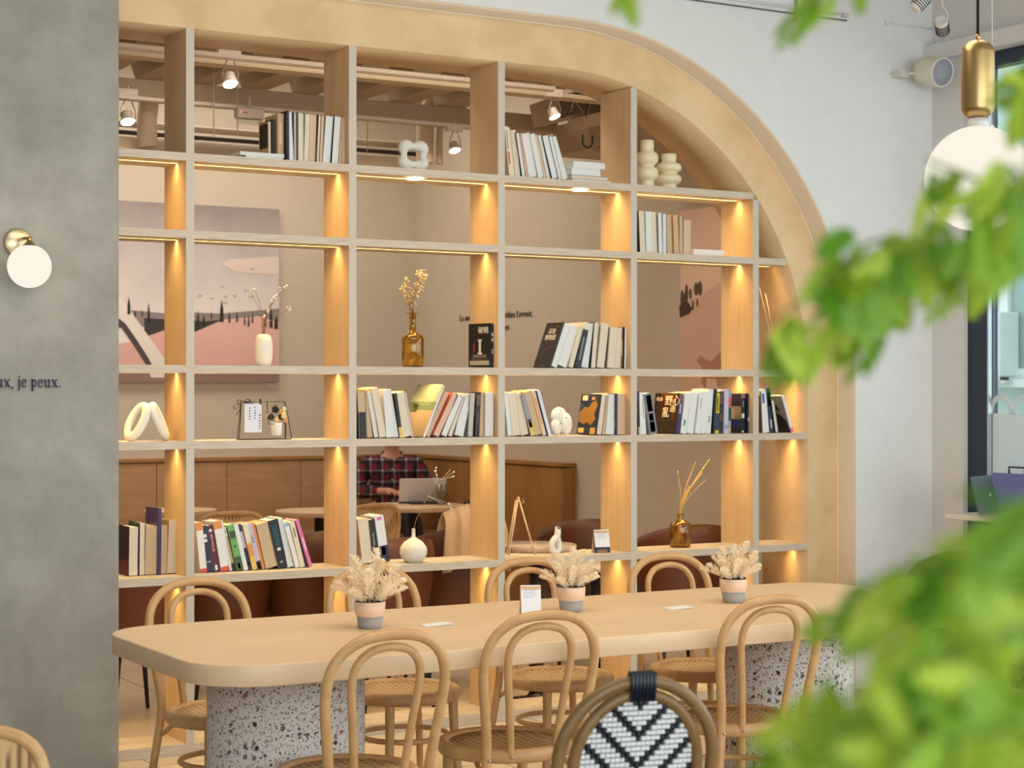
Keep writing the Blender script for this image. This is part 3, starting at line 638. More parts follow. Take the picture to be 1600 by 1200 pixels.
# cactus picture on the side wall
a = WX(1061, 330, XSIDE-0.05); zc0 = WX(1061, 648, XSIDE-0.05).z; zc1 = a.z; yc0 = a.y; yc1 = 7.95
cp = empty('cactus_picture', (XSIDE, yc0, zc0), 'tall pink canvas picture with cactus plants beside the fifth upright', 'picture')
def cpp(mb, name, mat):
    o = mb.build(name, mat, cp); o.location = -Vector(cp.location); return o
cpp(MB().box((XSIDE-0.04, yc1, zc0), (XSIDE, yc0, zc1)), 'canvas', gradmat('pink_wash', (240, 208, 184), (226, 188, 164), zc0, zc1))
def sidepoly(pts, lay):
    mb = MB(); w_ = [WX(px, py, XSIDE-0.04) for px, py in pts]; x = XSIDE-0.04-0.0008*lay
    return mb.prism([(p.y, p.z) for p in w_], x, x-0.0006, 'x')
cpp(sidepoly([(1061, 478), (1093, 463), (1128, 440), (1131, 437), (1131, 560), (1061, 640)], 1), 'lower_ground', paint((222, 184, 160), 0.8))
cc = MB()
for px, y0, y1, wd in ((1066, 452, 486, 5), (1073, 444, 472, 5), (1070, 458, 478, 4), (1079, 450, 468, 4), (1088, 441, 462, 7), (1094, 439, 462, 7), (1083, 468, 486, 3), (1090, 466, 480, 3)):
    n = 8; pts = [(px+wd*0.5*math.cos(2*PI*i/n), (y0+y1)/2+(y1-y0)/2*math.sin(2*PI*i/n)) for i in range(n)]
    w_ = [WX(p, q, XSIDE-0.04) for p, q in pts]; cc.prism([(p.y, p.z) for p in w_], XSIDE-0.042, XSIDE-0.0426, 'x')
cpp(cc, 'cactus', paint((96, 78, 58), 0.8))
cpp(sidepoly([(1062, 478), (1074, 470), (1082, 482), (1078, 490), (1063, 496)], 4), 'planter', paint((80, 60, 46), 0.8))
cpp(sidepoly([(1089, 563), (1095, 555), (1103, 562), (1112, 564), (1124, 552), (1131, 545), (1131, 602), (1122, 606), (1120, 592), (1104, 590), (1102, 606), (1096, 598), (1098, 576)], 3), 'camel_shape', paint((186, 140, 108), 0.8))

# ================================================================ WALL LETTERING
INK = paint((34, 38, 66), 0.5); INKB = paint((22, 18, 16), 0.5)
p = WY(96, 605, YSW-0.004); M = Matrix.Translation(p) @ Euler((PI/2, 0, 0)).to_matrix().to_4x4()
o, W = serif_text('je veux, je peux.', 0.0295, M, 'wall_lettering', INK, None, 0.80, 'right', 0.08)
tag(o, 'dark blue French lettering reading je peux on the grey concrete wall', 'lettering')
xq = XSIDE-0.003
pa = WX(718, 501, xq); pb = WX(833, 494, xq)
Mq = lambda v: Matrix.Translation(v) @ Matrix(((0, 0, -1, 0), (-1, 0, 0, 0), (0, 1, 0, 0), (0, 0, 0, 1)))
_, W = serif_text("La meilleure façon de prédire l'avenir,", 1.0, Matrix.Identity(4), 'tmp', INKB, None, 1.0, 'left', 0.06)
bpy.data.objects.remove(_)
L1 = (pa.y-pb.y); xh = 0.0272
zq = (pa.z+pb.z)/2
o, W1 = serif_text("La meilleure façon de prédire l'avenir,", xh, Mq(Vector((xq, pa.y, zq))), 'wall_quotation', INKB, None, L1/(W*xh), 'left', 0.06)
tag(o, 'black French wall quotation, upper line reading La meilleure façon de prédire', 'lettering', 'black French quotation on the rear side wall')
pe = WX(798, 515, xq)
o, W2 = serif_text("c'est de la créer.", xh, Mq(Vector((xq, pe.y, pe.z))), 'wall_quotation', INKB, None, L1/(W*xh), 'right', 0.06)
tag(o, 'black French wall quotation, lower line ending in créer', 'lettering', 'black French quotation on the rear side wall')
# ================================================================ LONG TABLE
TX0, TX1, TY0, TY1 = 1.70, 4.50, 4.416, 5.366
tb = empty('long_table', ((TX0+TX1)/2, (TY0+TY1)/2, 0), 'long pale wooden communal table with rounded corners on two terrazzo drums', 'table')
def rrect(x0, y0, x1, y1, r, n=8):
    pts = []
    for cx, cy, a0 in ((x1-r, y1-r, 0), (x0+r, y1-r, 90), (x0+r, y0+r, 180), (x1-r, y0+r, 270)):
        for i in range(n+1):
            a = R(a0+90*i/n); pts.append((cx+r*math.cos(a), cy+r*math.sin(a)))
    return pts
hx = (TX1-TX0)/2; hy = (TY1-TY0)/2
MB().prism(rrect(-hx, -hy, hx, hy, 0.20), 0.692, 0.75, 'z', True).build('tabletop', TABLEWOOD, tb, bevel=0.004)
for x in (2.12, 3.97):
    MB().lathe([(0.22, 0), (0.228, 0.01), (0.228, 0.692)], 48).build('terrazzo_drum', TERR, tb, loc=(x-tb.location.x, 0, 0))

# ================================================================ BENTWOOD CHAIRS  (seat centre at origin, front towards +y)
def smooth(pts, n=5, closed=False):
    pts = [Vector(p) for p in pts]; out = []; m = len(pts)
    rng = range(m) if closed else range(m-1)
    for i in rng:
        g = (lambda k: pts[k % m]) if closed else (lambda k: pts[max(0, min(m-1, k))])
        p0, p1, p2, p3 = g(i-1), g(i), g(i+1), g(i+2)
        for q in range(n):
            t = q/n; out.append(0.5*((2*p1)+(-p0+p2)*t+(2*p0-5*p1+4*p2-p3)*t*t+(-p0+3*p1-3*p2+p3)*t**3))
    if not closed: out.append(pts[-1])
    return out
def ring(mb, r, z, tr, seg=32, ov=1.0, flat=1.0): return mb.tube([(r*math.cos(2*PI*i/seg), r*ov*math.sin(2*PI*i/seg), z) for i in range(seg)], tr, 10, True, flat=flat)
def bentwood_chair():
    t = empty('bentwood_chair', (0, 0, 0), 'x', 'chair')
    half = [(-0.20, -0.235, 0), (-0.172, -0.195, 0.25), (-0.150, -0.178, 0.44), (-0.158, -0.190, 0.54), (-0.174, -0.208, 0.66), (-0.172, -0.222, 0.735), (-0.145, -0.233, 0.79), (-0.085, -0.242, 0.828)]
    pts = half+[(0, -0.246, 0.838)]+[(-x, y, z) for x, y, z in reversed(half)]
    p = smooth(pts, 5)
    MB().tube(p, [0.0115+0.003*min(1, max(0, (q.z)/0.5)) for q in p], 10).build('back_hoop', RATTAN, t)
    half = [(-0.072, -0.170, 0.42), (-0.075, -0.178, 0.48), (-0.088, -0.196, 0.60), (-0.100, -0.212, 0.70), (-0.094, -0.222, 0.755), (-0.060, -0.230, 0.793)]
    pts = half+[(0, -0.232, 0.806)]+[(-x, y, z) for x, y, z in reversed(half)]
    MB().tube(smooth(pts, 5), 0.0115, 10).build('inner_hoop', RATTAN, t)
    MB().lathe([(0.160, 0.418), (0.192, 0.416), (0.197, 0.424), (0.196, 0.446), (0.186, 0.456), (0.166, 0.452), (0.160, 0.44)], 40, cap=False).build('seat_rim', RATTAN, t)
    MB().lathe([(0.0001, 0.438), (0.1, 0.440), (0.163, 0.447), (0.163, 0.43), (0.0001, 0.43)], 40, cap=False).build('cane_seat', CANE, t)
    for s in (-1, 1):
        MB().tube(smooth([(s*0.122, 0.125, 0.43), (s*0.128, 0.132, 0.25), (s*0.150, 0.158, 0.0)], 5), [0.017-0.0004*i for i in range(11)], 10).build('leg', RATTAN, t)
    ring(MB(), 0.150, 0.29, 0.0095).build('stretcher_ring', RATTAN, t)
    b = MB()
    for s in (-1, 1):
        b.ball((s*0.150, -0.197, 0.435), 0.005, 8, 6).ball((s*0.073, -0.187, 0.435), 0.0045, 8, 6)
    b.build('screw', CHROME, t)['kind'] = 'stuff'
    for s in (-1, 1):
        MB().tube(smooth([(s*0.150, -0.172, 0.36), (s*0.135, -0.09, 0.405), (s*0.10, -0.02, 0.412)], 4), 0.008, 8).build('brace', RATTAN, t)
    return t
ch = bentwood_chair(); first = True
G1 = 'bentwood chairs on the near side of the long table'; G2 = 'bentwood chairs on the far side of the long table'
for x, y, rz, lab, g in (
    (2.098, 4.435, R(3), 'bentwood double-hoop chair in front of the left terrazzo drum, near side of long table', G1),
    (2.680, 4.590, R(-3), 'bentwood double-hoop chair at middle of long table near side, in front of card stand', G1),
    (3.490, 4.575, R(-4), 'bentwood double-hoop chair in front of the right terrazzo drum, partly behind green leaves', G1),
    (2.170, 5.470, PI+R(4), 'bentwood double-hoop chair behind the left end of long table under the bookcase', G2),
    (2.850, 5.570, PI+R(2), 'bentwood double-hoop chair behind the leftmost feathery pot plant on far side of table', G2),
    (3.465, 5.545, PI-R(2), 'bentwood double-hoop chair behind the card stand on the far side of table', G2),
    (4.030, 5.455, PI-R(3), 'bentwood double-hoop chair on far side of table, between middle and right pot plants', G2)):
    place_copy(ch, first, (x, y, 0), rz, lab, g); first = False

# ================================================================ WOVEN BISTRO CHAIR (near, bottom right)
bx = empty('bistro_chair', (2.13, 3.14, 0), 'dark rattan bistro chair with black and white chevron woven back, nearest the camera', 'chair', rz=R(-12))
def loop(hw, zc, hh, z_low, y0, tilt, n=24):
    pts = []
    for i in range(n+1):
        a = PI*(i/n); z = zc+hh*math.sin(a); pts.append((-hw*math.cos(a), y0-tilt*(z-0.45), z))
    return [(-hw*0.93, y0-tilt*(z_low-0.45), z_low)]+pts+[(hw*0.93, y0-tilt*(z_low-0.45), z_low)]
MB().tube([(-0.2, 0.03, 0)]+loop(0.172, 0.70, 0.170, 0.40, 0, 0.16)+[(0.2, 0.03, 0)], 0.0135, 12).build('outer_hoop', DARKRAT, bx)
ip = [(0.138*math.cos(2*PI*i/36), -0.16*(0.685+0.158*math.sin(2*PI*i/36)-0.45), 0.685+0.158*math.sin(2*PI*i/36)) for i in range(36)]
MB().tube(ip, 0.0125, 12, True).build('inner_hoop', DARKRAT, bx)
wh = MB(); bk = MB(); cs = 0.0108; cz0 = 0.685
for j in range(-15, 16):
    for i in range(-13, 14):
        u = i*cs; v_ = j*cs
        if (u/0.128)**2+(v_/0.148)**2 > 1: continue
        ph = (j-abs(i)+ (100*6)) % 6
        tgt = bk if ph in (0, 1) else wh
        y = -0.16*(cz0+v_-0.45)-0.006*math.cos(i*0.12); h = 0.0036 if (i+j) % 2 else 0.0024; e = cs*0.49
        z = cz0+v_
        b = len(tgt.v)
        if tgt is wh: ex, ez = e, e*0.86
        else: ex, ez = e*0.86, e
        tgt.v += [(u-ex, y, z-ez), (u+ex, y, z-ez), (u+ex, y, z+ez), (u-ex, y, z+ez), (u-ex*0.55, y-h, z-ez*0.55), (u+ex*0.55, y-h, z-ez*0.55), (u+ex*0.55, y-h, z+ez*0.55), (u-ex*0.55, y-h, z+ez*0.55)]
        for f in ((4, 5, 6, 7), (0, 1, 5, 4), (1, 2, 6, 5), (2, 3, 7, 6), (3, 0, 4, 7), (3, 2, 1, 0)): tgt.f.append(tuple(b+q for q in f)); tgt.sm.append(False)
o = wh.build('white_weave', paint((236, 236, 232), 0.4), bx); o['kind'] = 'stuff'; o['label'] = 'white woven strands'
o = bk.build('black_weave', paint((26, 30, 36), 0.35), bx); o['kind'] = 'stuff'; o['label'] = 'black woven strands in chevrons'
MB().prism([(0.134*math.cos(2*PI*i/32), cz0+0.154*math.sin(2*PI*i/32)) for i in range(32)], 0.002, 0.005, 'y', M=Matrix(((1,0,0,0),(0,1,-0.16,0.072),(0,0,1,0),(0,0,0,1)))).build('backing', paint((40, 40, 42), 0.7), bx)
w_ = MB()
for k in range(7):
    x = -0.024+k*0.008; w_.tube([(x, -0.016-0.16*0.39, 0.83), (x, -0.018-0.16*0.42, 0.86), (x, -0.016-0.16*0.435, 0.889), (x, 0.0-0.16*0.44, 0.8895), (x, 0.014-0.16*0.42, 0.86), (x, 0.012-0.16*0.39, 0.83)], 0.0042, 6)
w_.build('black_binding', paint((24, 32, 44), 0.35), bx)['label'] = 'black wrapped binding at the top'
ring(MB(), 0.205, 0.44, 0.014, ov=0.95).build('seat_hoop', DARKRAT, bx, loc=(0, 0.20, 0))
MB().lathe([(0.0001, 0.44), (0.2, 0.445), (0.2, 0.43), (0.0001, 0.43)], 32, cap=False).build('woven_seat', paint((220, 218, 210), 0.6, 0, 0.5, 120), bx, loc=(0, 0.20, 0))
for s in (-1, 1):
    MB().tube([(s*0.17, 0.33, 0.44), (s*0.18, 0.37, 0)], 0.0135, 10).build('leg', DARKRAT, bx)
ring(MB(), 0.16, 0.24, 0.009).build('stretcher_ring', DARKRAT, bx, loc=(0, 0.20, 0))

# ================================================================ CANE-BACK CHAIRS
def cane_chair():
    t = empty('cane_chair', (0, 0, 0), 'x', 'chair')
    n = 28; pts = []
    for i in range(n):
        a = 2*PI*i/n; ca, sa = math.cos(a), math.sin(a)
        x = 0.185*math.copysign(abs(ca)**0.55, ca); z = 0.70+0.125*math.copysign(abs(sa)**0.6, sa); pts.append((x, -0.20-0.10*(z-0.45)+0.25*x*x*2, z))
    MB().tube(pts, 0.013, 10, True).build('back_frame', RATTAN, t)
    mb = MB(); m = 10
    for j in range(m):
        for i in range(n):
            r = (j+1)/m*0.985; a = pts[i]; x = a[0]*r; z = 0.70+(a[2]-0.70)*r; mb.v.append((x, -0.20-0.10*(z-0.45)+0.5*x*x, z))
    mb.v.append((0, -0.225, 0.70)); c = len(mb.v)-1
    for i in range(n): mb.f.append((c, i, (i+1) % n)); mb.sm.append(True)
    for j in range(m-1):
        for i in range(n): i2 = (i+1) % n; mb.f.append((j*n+i, (j+1)*n+i, (j+1)*n+i2, j*n+i2)); mb.sm.append(True)
    o = mb.build('cane_back', CANEV, t); s_ = o.modifiers.new('thick', 'SOLIDIFY'); s_.thickness = 0.003
    for s in (-1, 1):
        MB().tube(smooth([(s*0.19, -0.25, 0), (s*0.172, -0.19, 0.44), (s*0.168, -0.202, 0.62)], 5), 0.0135, 10).build('rear_leg', RATTAN, t)
        MB().tube([(s*0.15, 0.15, 0.43), (s*0.175, 0.18, 0)], 0.0135, 10).build('leg', RATTAN, t)
    MB().prism(rrect(-0.2, -0.2, 0.2, 0.19, 0.09), 0.425, 0.455, 'z', True).build('seat_frame', RATTAN, t, bevel=0.004)
    MB().prism(rrect(-0.165, -0.165, 0.165, 0.155, 0.07), 0.4555, 0.458, 'z', True).build('cane_seat', CANE, t)
    return t
cc0 = cane_chair(); first = True
p1_ = WZ(364, 800, 0.83); p2_ = WZ(580, 786, 0.84)
for x, y, rz, lab, g in (
    (0.75, 3.25, R(165), 'cane-back wooden chair cut off at the bottom left corner of the picture', None),
    (2.93, 3.02, R(-35), 'cane-back wooden chair half hidden by green leaves right of the chevron bistro chair', None),
    (2.86, 2.55, R(-45), 'cane-back wooden chair deep among the leaves at the bottom right corner', None),
    (p1_.x, p1_.y+0.2, R(-4), 'cane-back chair in the back room above the multicoloured row of books', None),
    (p2_.x-0.02, p2_.y+0.22, R(10), 'cane-back chair in the back room in front of the person in plaid', None)):
    place_copy(cc0, first, (x, y, 0), rz, lab, g); first = False

# ================================================================ TUB CHAIRS, BACK-ROOM TABLES, BENCH
def tub_chair():
    t = empty('tub_chair', (0, 0, 0), 'x', 'chair')
    n = 22; mb = MB(); rows = [(0.30, 0.215, 0.0), (0.45, 0.24, 0.0), (0.60, 0.262, 0.3), (0.74, 0.272, 0.75), (0.80, 0.262, 1.0)]
    for off in (0, 0.035):
        for z, r, k in rows:
            for i in range(n+1):
                a = R(-200+220*i/n); drop = k*0.16*(abs(i-n/2)/(n/2))**2.2
                mb.v.append(((r-off)*math.cos(a), (r-off)*0.95*math.sin(a), z-drop))
    q = len(rows)*(n+1)
    for base, flip in ((0, False), (q, True)):
        for j in range(len(rows)-1):
            for i in range(n):
                a_ = base+j*(n+1)+i; f = (a_, a_+1, a_+n+2, a_+n+1); mb.f.append(f[::-1] if flip else f); mb.sm.append(True)
    L = (len(rows)-1)*(n+1)
    for i in range(n):
        mb.f += [(L+i, L+i+1, q+L+i+1, q+L+i), (i, q+i, q+i+1, i+1)]; mb.sm += [True, False]
    for i in (0, n):
        for j in range(len(rows)-1):
            a_ = j*(n+1)+i; mb.f.append((a_, a_+n+1, q+a_+n+1, q+a_)); mb.sm.append(False)
    mb.build('back_shell', LEATHER, t)
    MB().prism([(0.225*math.cos(2*PI*i/24), 0.215*math.sin(2*PI*i/24)) for i in range(24)], 0.33, 0.46, 'z', True).build('seat_cushion', LEATHER, t, bevel=0.02)
    for sx in (-1, 1):
        for sy in (-1, 1): MB().tube([(sx*0.13, sy*0.13, 0.33), (sx*0.19, sy*0.19, 0)], [0.014, 0.009], 8).build('leg', BLACKM, t)
    return t
tc0 = tub_chair(); first = True
for px, py, z, rz, lab in (
    (486, 829, 0.80, 8, 'brown leather tub chair seen beyond the right end of the multicoloured book row'),
    (706, 826, 0.80, -10, 'brown leather tub chair with beige coat on it, right of the round white vase'),
    (915, 811, 0.80, -20, 'brown leather tub chair behind the small card stand on the lowest lit shelf'),
    (1056, 829, 0.80, -6, 'brown leather tub chair behind the amber bottle with reeds'),
    (205, 850, 0.80, 10, 'brown leather tub chair low at the far left under the lowest lit shelf'),
    (342, 834, 0.80, 0, 'brown leather tub chair under the shelf with the multicoloured books'),
    (590, 858, 0.80, 6, 'brown leather tub chair behind the leftmost feathery pot plant')):
    p = WZ(px, py, z); q = WY(px, 616, max(p.y+0.20, 7.66)); place_copy(tc0, first, (q.x, q.y, 0), R(rz), lab); first = False
for x, y, rz, lab in ((5.42, 5.50, 120, 'brown leather chair beyond the right end of the long table by the white wall'), (5.95, 5.22, 100, 'darker brown leather chair beside the window behind green leaves')):
    place_copy(tc0, False, (x, y, 0), R(rz), lab)
def pedestal_table(x, y, r, lab, top=TABLEWOOD, rim=0.03, zt=0.75):
    t = empty('round_table', (x, y, 0), lab, 'table', None)
    MB().lathe([(0.0001, zt-rim), (r-0.006, zt-rim), (r, zt-rim*0.6), (r, zt-0.004), (r-0.004, zt), (0.0001, zt)], 40, cap=False).build('tabletop', top, t)
    MB().lathe([(0.035, 0.02), (0.035, zt-rim)], 16).build('post', DARKPOST, t)
    MB().lathe([(0.0001, 0), (0.16, 0), (0.16, 0.012), (0.05, 0.03), (0.035, 0.05)], 24, cap=False).build('base', DARKPOST, t)
    return t
p = WZ(500, 797, 0.75); pedestal_table(p.x, p.y, 0.27, 'round pale table in the back room partly behind the second upright')
p = WZ(282, 796, 0.75); pedestal_table(p.x, p.y, 0.22, 'round pale table in the back room behind the first upright')
p = WZ(646, 789, 0.75); LT = p.copy(); pedestal_table(p.x, p.y, 0.33, 'round table in the back room carrying the laptop')
p = WY(434, 616, 8.75); pedestal_table(p.x, p.y, 0.17, 'round table with black post under the shelf of multicoloured books', zt=0.62)
p = WZ(838, 850, 0.75); pedestal_table(p.x, p.y, 0.19, 'small round grey stone table behind the wooden easel', paint((176, 160, 144), 0.3, 0, 0, 20))
p = WY(932, 616, 7.72); pedestal_table(p.x, p.y, 0.18, 'low round white-topped table with dark post behind the middle feathery pot plant', paint((222, 214, 204), 0.5), zt=0.60)
# L-shaped panelled bench
bn = empty('corner_bench', (XSIDE, YB, 0), 'wood-panelled corner bench with tall back along the rear walls', 'bench')
ZB = 1.005; tk = 0.10
def bb(mb, name, mat, bevel=0):
    o = mb.build(name, mat, bn, bevel=bevel); o.location = -Vector(bn.location); return o
xs_ = [XC-1.5]+[XA(q, YB-tk) for q in (245, 355, 470, 565)]+[XSIDE-tk]
for a, b in zip(xs_[:-1], xs_[1:]): bb(MB().box((a+0.002, YB-tk, 0.0), (b-0.002, YB, ZB-0.03)), 'back_panel', PANELW, 0.003)
ysb = [YB-tk, 11.5, 10.8, 10.06]
for a, b in zip(ysb[:-1], ysb[1:]): bb(MB().box((XSIDE-tk, b+0.002, 0), (XSIDE, a-0.002, ZB-0.03)), 'back_panel', PANELW2, 0.003)
bb(MB().box((XC-1.5, YB-tk-0.012, ZB-0.022), (XSIDE, YB, ZB)).box((XSIDE-tk-0.012, 10.05, ZB-0.022), (XSIDE, YB-tk-0.012, ZB)), 'top_rail', PANELW2)
bb(MB().box((XC-1.5, YB-tk-0.5, 0.0), (XSIDE-tk, YB-tk, 0.40)).box((XSIDE-tk-0.45, 10.06, 0.0), (XSIDE-tk, YB-tk-0.5, 0.40)), 'seat_box', PANELW2)
x = XC-1.5
while x < XSIDE-tk-0.7:
    bb(MB().box((x+0.004, YB-tk-0.5, 0.402), (x+0.68, YB-tk-0.01, 0.47)), 'seat_cushion', paint((150, 112, 80), 0.7, 0, 0.2, 60), 0.015); x += 0.69
for y0, y1 in ((10.07, 10.8), (10.81, 11.68)): bb(MB().box((XSIDE-tk-0.45, y0, 0.402), (XSIDE-tk-0.01, y1, 0.47)), 'seat_cushion', paint((150, 112, 80), 0.7, 0, 0.2, 60), 0.015)
# ================================================================ BOOKS
CN = {'black': (30, 28, 30), 'white': (232, 232, 228), 'navy': (34, 42, 68), 'teal': (30, 58, 66), 'maroon': (96, 38, 52), 'green': (112, 172, 92), 'purple': (60, 48, 100),
      'yellow': (226, 190, 90), 'orange': (226, 150, 84), 'pink': (224, 116, 164), 'grey': (150, 150, 154), 'brown': (112, 80, 58), 'tan': (200, 170, 132), 'blue': (70, 110, 170),
      'lilac': (196, 188, 212), 'cream': (232, 218, 190), 'peach': (232, 196, 164), 'red': (206, 84, 70), 'darkgreen': (30, 60, 48)}
PG = {'c': ('cream', (236, 222, 198)), 'w': ('white', (238, 238, 234)), 't': ('tan', (212, 186, 150)), 'p': ('peach', (226, 196, 168)), 'g': ('greyish', (206, 200, 188))}
ORD = ['first', 'second', 'third', 'fourth', 'fifth', 'sixth', 'seventh', 'eighth', 'ninth', 'tenth', 'eleventh', 'twelfth', 'thirteenth', 'fourteenth', 'fifteenth', 'sixteenth', 'seventeenth', 'eighteenth', 'nineteenth', 'twentieth', 'twenty-first']
TXV = lambda w, y, h: Matrix.Translation((w, y, h)) @ Matrix(((0, -1, 0, 0), (0, 0, -1, 0), (-1, 0, 0, 0), (0, 0, 0, 1))) if False else Matrix.Translation((w, y, h)) @ Matrix(((0, 1, 0, 0), (0, 0, -1, 0), (-1, 0, 0, 0), (0, 0, 0, 1)))
FACE = lambda x, y, z: Matrix.Translation((x, y, z)) @ Matrix(((0, 0, -1, 0), (-1, 0, 0, 0), (0, 1, 0, 0), (0, 0, 0, 1)))
def make_book(w, h, d, kind, page, cover, M, label, group, face=(), marks=(), texts=(), t=None):
    if t is None: t = 0.0014 if kind == 'S' else 0.0009
    mb = MB().box((0, 0, 0), (t, d, h)).box((w-t, 0, 0), (w, d, h))
    if kind == 'S': mb.box((t, 0, 0), (w-t, t, h))
    else: mb.box((t, d-t, 0), (w-t, d, h))
    o = mb.build('book', paint(CN[cover], 0.45)); o.matrix_world = M; tag(o, label, 'book', group)
    y0, y1 = (t, d-0.003) if kind == 'S' else (0.0025, d-t)
    MB().box((t, y0, 0.002), (w-t, y1, h-0.003)).build('pages', paint(PG[page][1], 0.8, 0, 0.5, 180), o)
    for m in marks:
        v0, v1, c = m[:3]; wf = m[3] if len(m) > 3 else 1.0; c = CN[c] if isinstance(c, str) else c
        MB().box((w/2-w*wf/2-0.0002*(wf == 1), -0.0006, h*v0), (w/2+w*wf/2+0.0002*(wf == 1), 0.0004, h*v1)).build('spine_print', paint(c, 0.5), o)
    for fc in face:
        if fc[0] == 'poly':
            _, pts_, c = fc; c = CN[c] if isinstance(c, str) else c
            MB().prism([(d*a_, h*b_) for a_, b_ in pts_], -0.0009, 0.0004, 'x').build('cover_print', paint(c, 0.5), o); continue
        u0, v0, u1, v1, c = fc
        c = CN[c] if isinstance(c, str) else c
        MB().box((-0.0006, d*u0, h*v0), (0.0004, d*u1, h*v1)).build('cover_print', paint(c, 0.5), o)
    for k, txt, size, u, v, c in texts:
        c = CN[c] if isinstance(c, str) else c
        if k == 'spine': fontmesh(txt, size, paint(c, 0.5), 'spine_lettering', o, TXV(w/2, -0.0008, h*v))
        elif k == 'stack': fontmesh(txt, size, paint(c, 0.5), 'spine_lettering', o, Matrix.Translation((w/2, -0.0008, h*v)) @ Euler((PI/2, 0, 0)).to_matrix().to_4x4())
        else: fontmesh(txt, size, paint(c, 0.5), 'cover_lettering', o, FACE(-0.0008, d*u, h*v))
    return o
CNAME = {'darkgreen': 'green'}
def row(items, z, Y, phrase, group, d=0.14):
    n = 0
    for it in items:
        xb0, xb1, xt0, yt, code, cover = it[:6]; ex = it[6] if len(it) > 6 else {}
        X0 = XA(xb0, Y); X1 = XA(xb1, Y); XT = XA(xt0, Y); zt = WY((xt0+xb1)/2, yt, Y).z; dzv = zt-z
        a = math.atan2(XT-X0, dzv); h = dzv/math.cos(a); w_ = max(0.0045, (X1-X0)*math.cos(a)-0.0009)
        if 'rz' in ex: pass
        M = Matrix.Translation((X0, Y+ex.get('dy', (n % 3)*0.004), z+0.0006+(w_*math.sin(a) if a > 0 else 0))) @ Matrix.Rotation(ex.get('rz', 0), 4, 'Z') @ Matrix.Rotation(a, 4, 'Y')
        kind = 'S' if code[0] == 'S' else 'P'; pg = code[1] if len(code) > 1 else code[0].lower()
        if 'label' in ex: lab = ex['label']
        elif kind == 'S': lab = '%s-spined book, %s from left %s' % (CNAME.get(cover, cover), ORD[n], phrase)
        else: lab = '%s-paged book with %s cover, %s from left %s' % (PG[pg][0], CNAME.get(cover, cover), ORD[n], phrase)
        h_ = h-(w_*math.sin(abs(a)) if a > 0 else 0)*0.5
        make_book(w_, h_, ex.get('d', d), kind, pg, cover, M, lab, group, ex.get('face', ()), ex.get('marks', ()), ex.get('texts', ())); n += 1
z1, z2, z3, z4, z5 = ZS; YBK = YS+0.035
# --- lowest lit shelf
row([(201, 216, 202, 823, 'Pc', 'black', dict(face=[(0.05, 0.02, 0.95, 0.3, 'maroon')])), (218, 227, 219, 817, 'Pc', 'darkgreen'), (227, 246, 229, 821, 'Pt', 'tan'),
     (246, 251.5, 247, 795, 'Sw', 'purple', dict(d=0.15)), (252, 262, 253, 820, 'Pt', 'tan'), (262, 285, 265, 813, 'Pc', 'tan')], z5, 7.11, 'beside concrete wall on lowest lit shelf', 'books at the left end of the lowest lit shelf')
row([(313, 324, 305.6, 817, 'Sw', 'white', dict(marks=[(0.84, 1.0, 'orange'), (0, 0.08, 'red')])),
     (324, 335, 313, 823, 'Sw', 'navy', dict(marks=[(0.75, 0.82, 'white', 0.5), (0.65, 0.72, 'white', 0.5), (0.2, 0.24, 'grey', 0.6)])),
     (335, 346, 323.5, 822, 'Sw', 'maroon', dict(marks=[(0.86, 0.92, 'white', 0.4), (0.03, 0.14, 'white', 0.35)], texts=[('spine', 'AN HOUR', 0.016, 0, 0.62, 'peach')])),
     (346, 359, 333, 815, 'Sw', 'white', dict(marks=[(0.84, 1.0, 'orange'), (0, 0.09, 'red')])),
     (360, 364, 345, 814, 'Pw', 'white'),
     (364, 370, 348, 825, 'Sw', 'tan', dict(marks=[(0.8, 1.0, 'white'), (0.86, 0.93, 'red', 0.5), (0, 0.17, 'black')])),
     (370, 381, 355, 821, 'Sw', 'green', dict(marks=[(0.70, 0.86, (70, 70, 60), 0.8), (0.04, 0.16, 'white', 0.35), (0, 0.30, (60, 92, 56)), (0.5, 0.55, (60, 92, 56), 0.3)])),
     (382, 389, 366, 821, 'Sw', 'white'),
     (389, 395, 372, 820, 'Sw', 'lilac', dict(marks=[(0, 0.48, 'navy'), (0.84, 1.0, 'purple'), (0.1, 0.16, 'white', 0.4)])),
     (395, 403, 379, 820, 'Sw', 'yellow', dict(marks=[(0.3, 0.55, 'orange'), (0.6, 1.0, 'cream')])),
     (403, 411, 386, 819, 'Sw', 'lilac', dict(marks=[(0, 0.18, 'black'), (0.02, 0.14, 'white', 0.3)], texts=[('spine', 'LOVE', 0.013, 0, 0.66, (60, 110, 120))])),
     (411, 416, 394, 818, 'Sw', 'orange'),
     (416, 435, 400, 819, 'Pt', 'tan'),
     (435, 451, 419.5, 814, 'Sw', 'black', dict(marks=[(0.45, 0.88, (20, 74, 92), 0.45), (0.36, 0.42, 'white', 0.35), (0.1, 0.14, 'grey', 0.3)])),
     (451, 461, 433, 811, 'Pw', 'white'),
     (462, 469, 444, 818, 'Sw', 'white', dict(marks=[(0.92, 1.0, (130, 190, 220), 0.9)])),
     (470, 478, 453, 816, 'Sw', 'cream', dict(marks=[(0.66, 0.86, (120, 116, 84), 0.25)])),
     (478, 483, 461, 815, 'Sw', 'black'),
     (483, 489, 461.5, 813, 'Sw', 'pink', dict(marks=[(0.35, 0.62, (250, 206, 226), 0.4)]))], z5, 7.095, 'in the multicoloured row on lowest lit shelf', 'multicoloured books on the lowest lit shelf', 0.13)
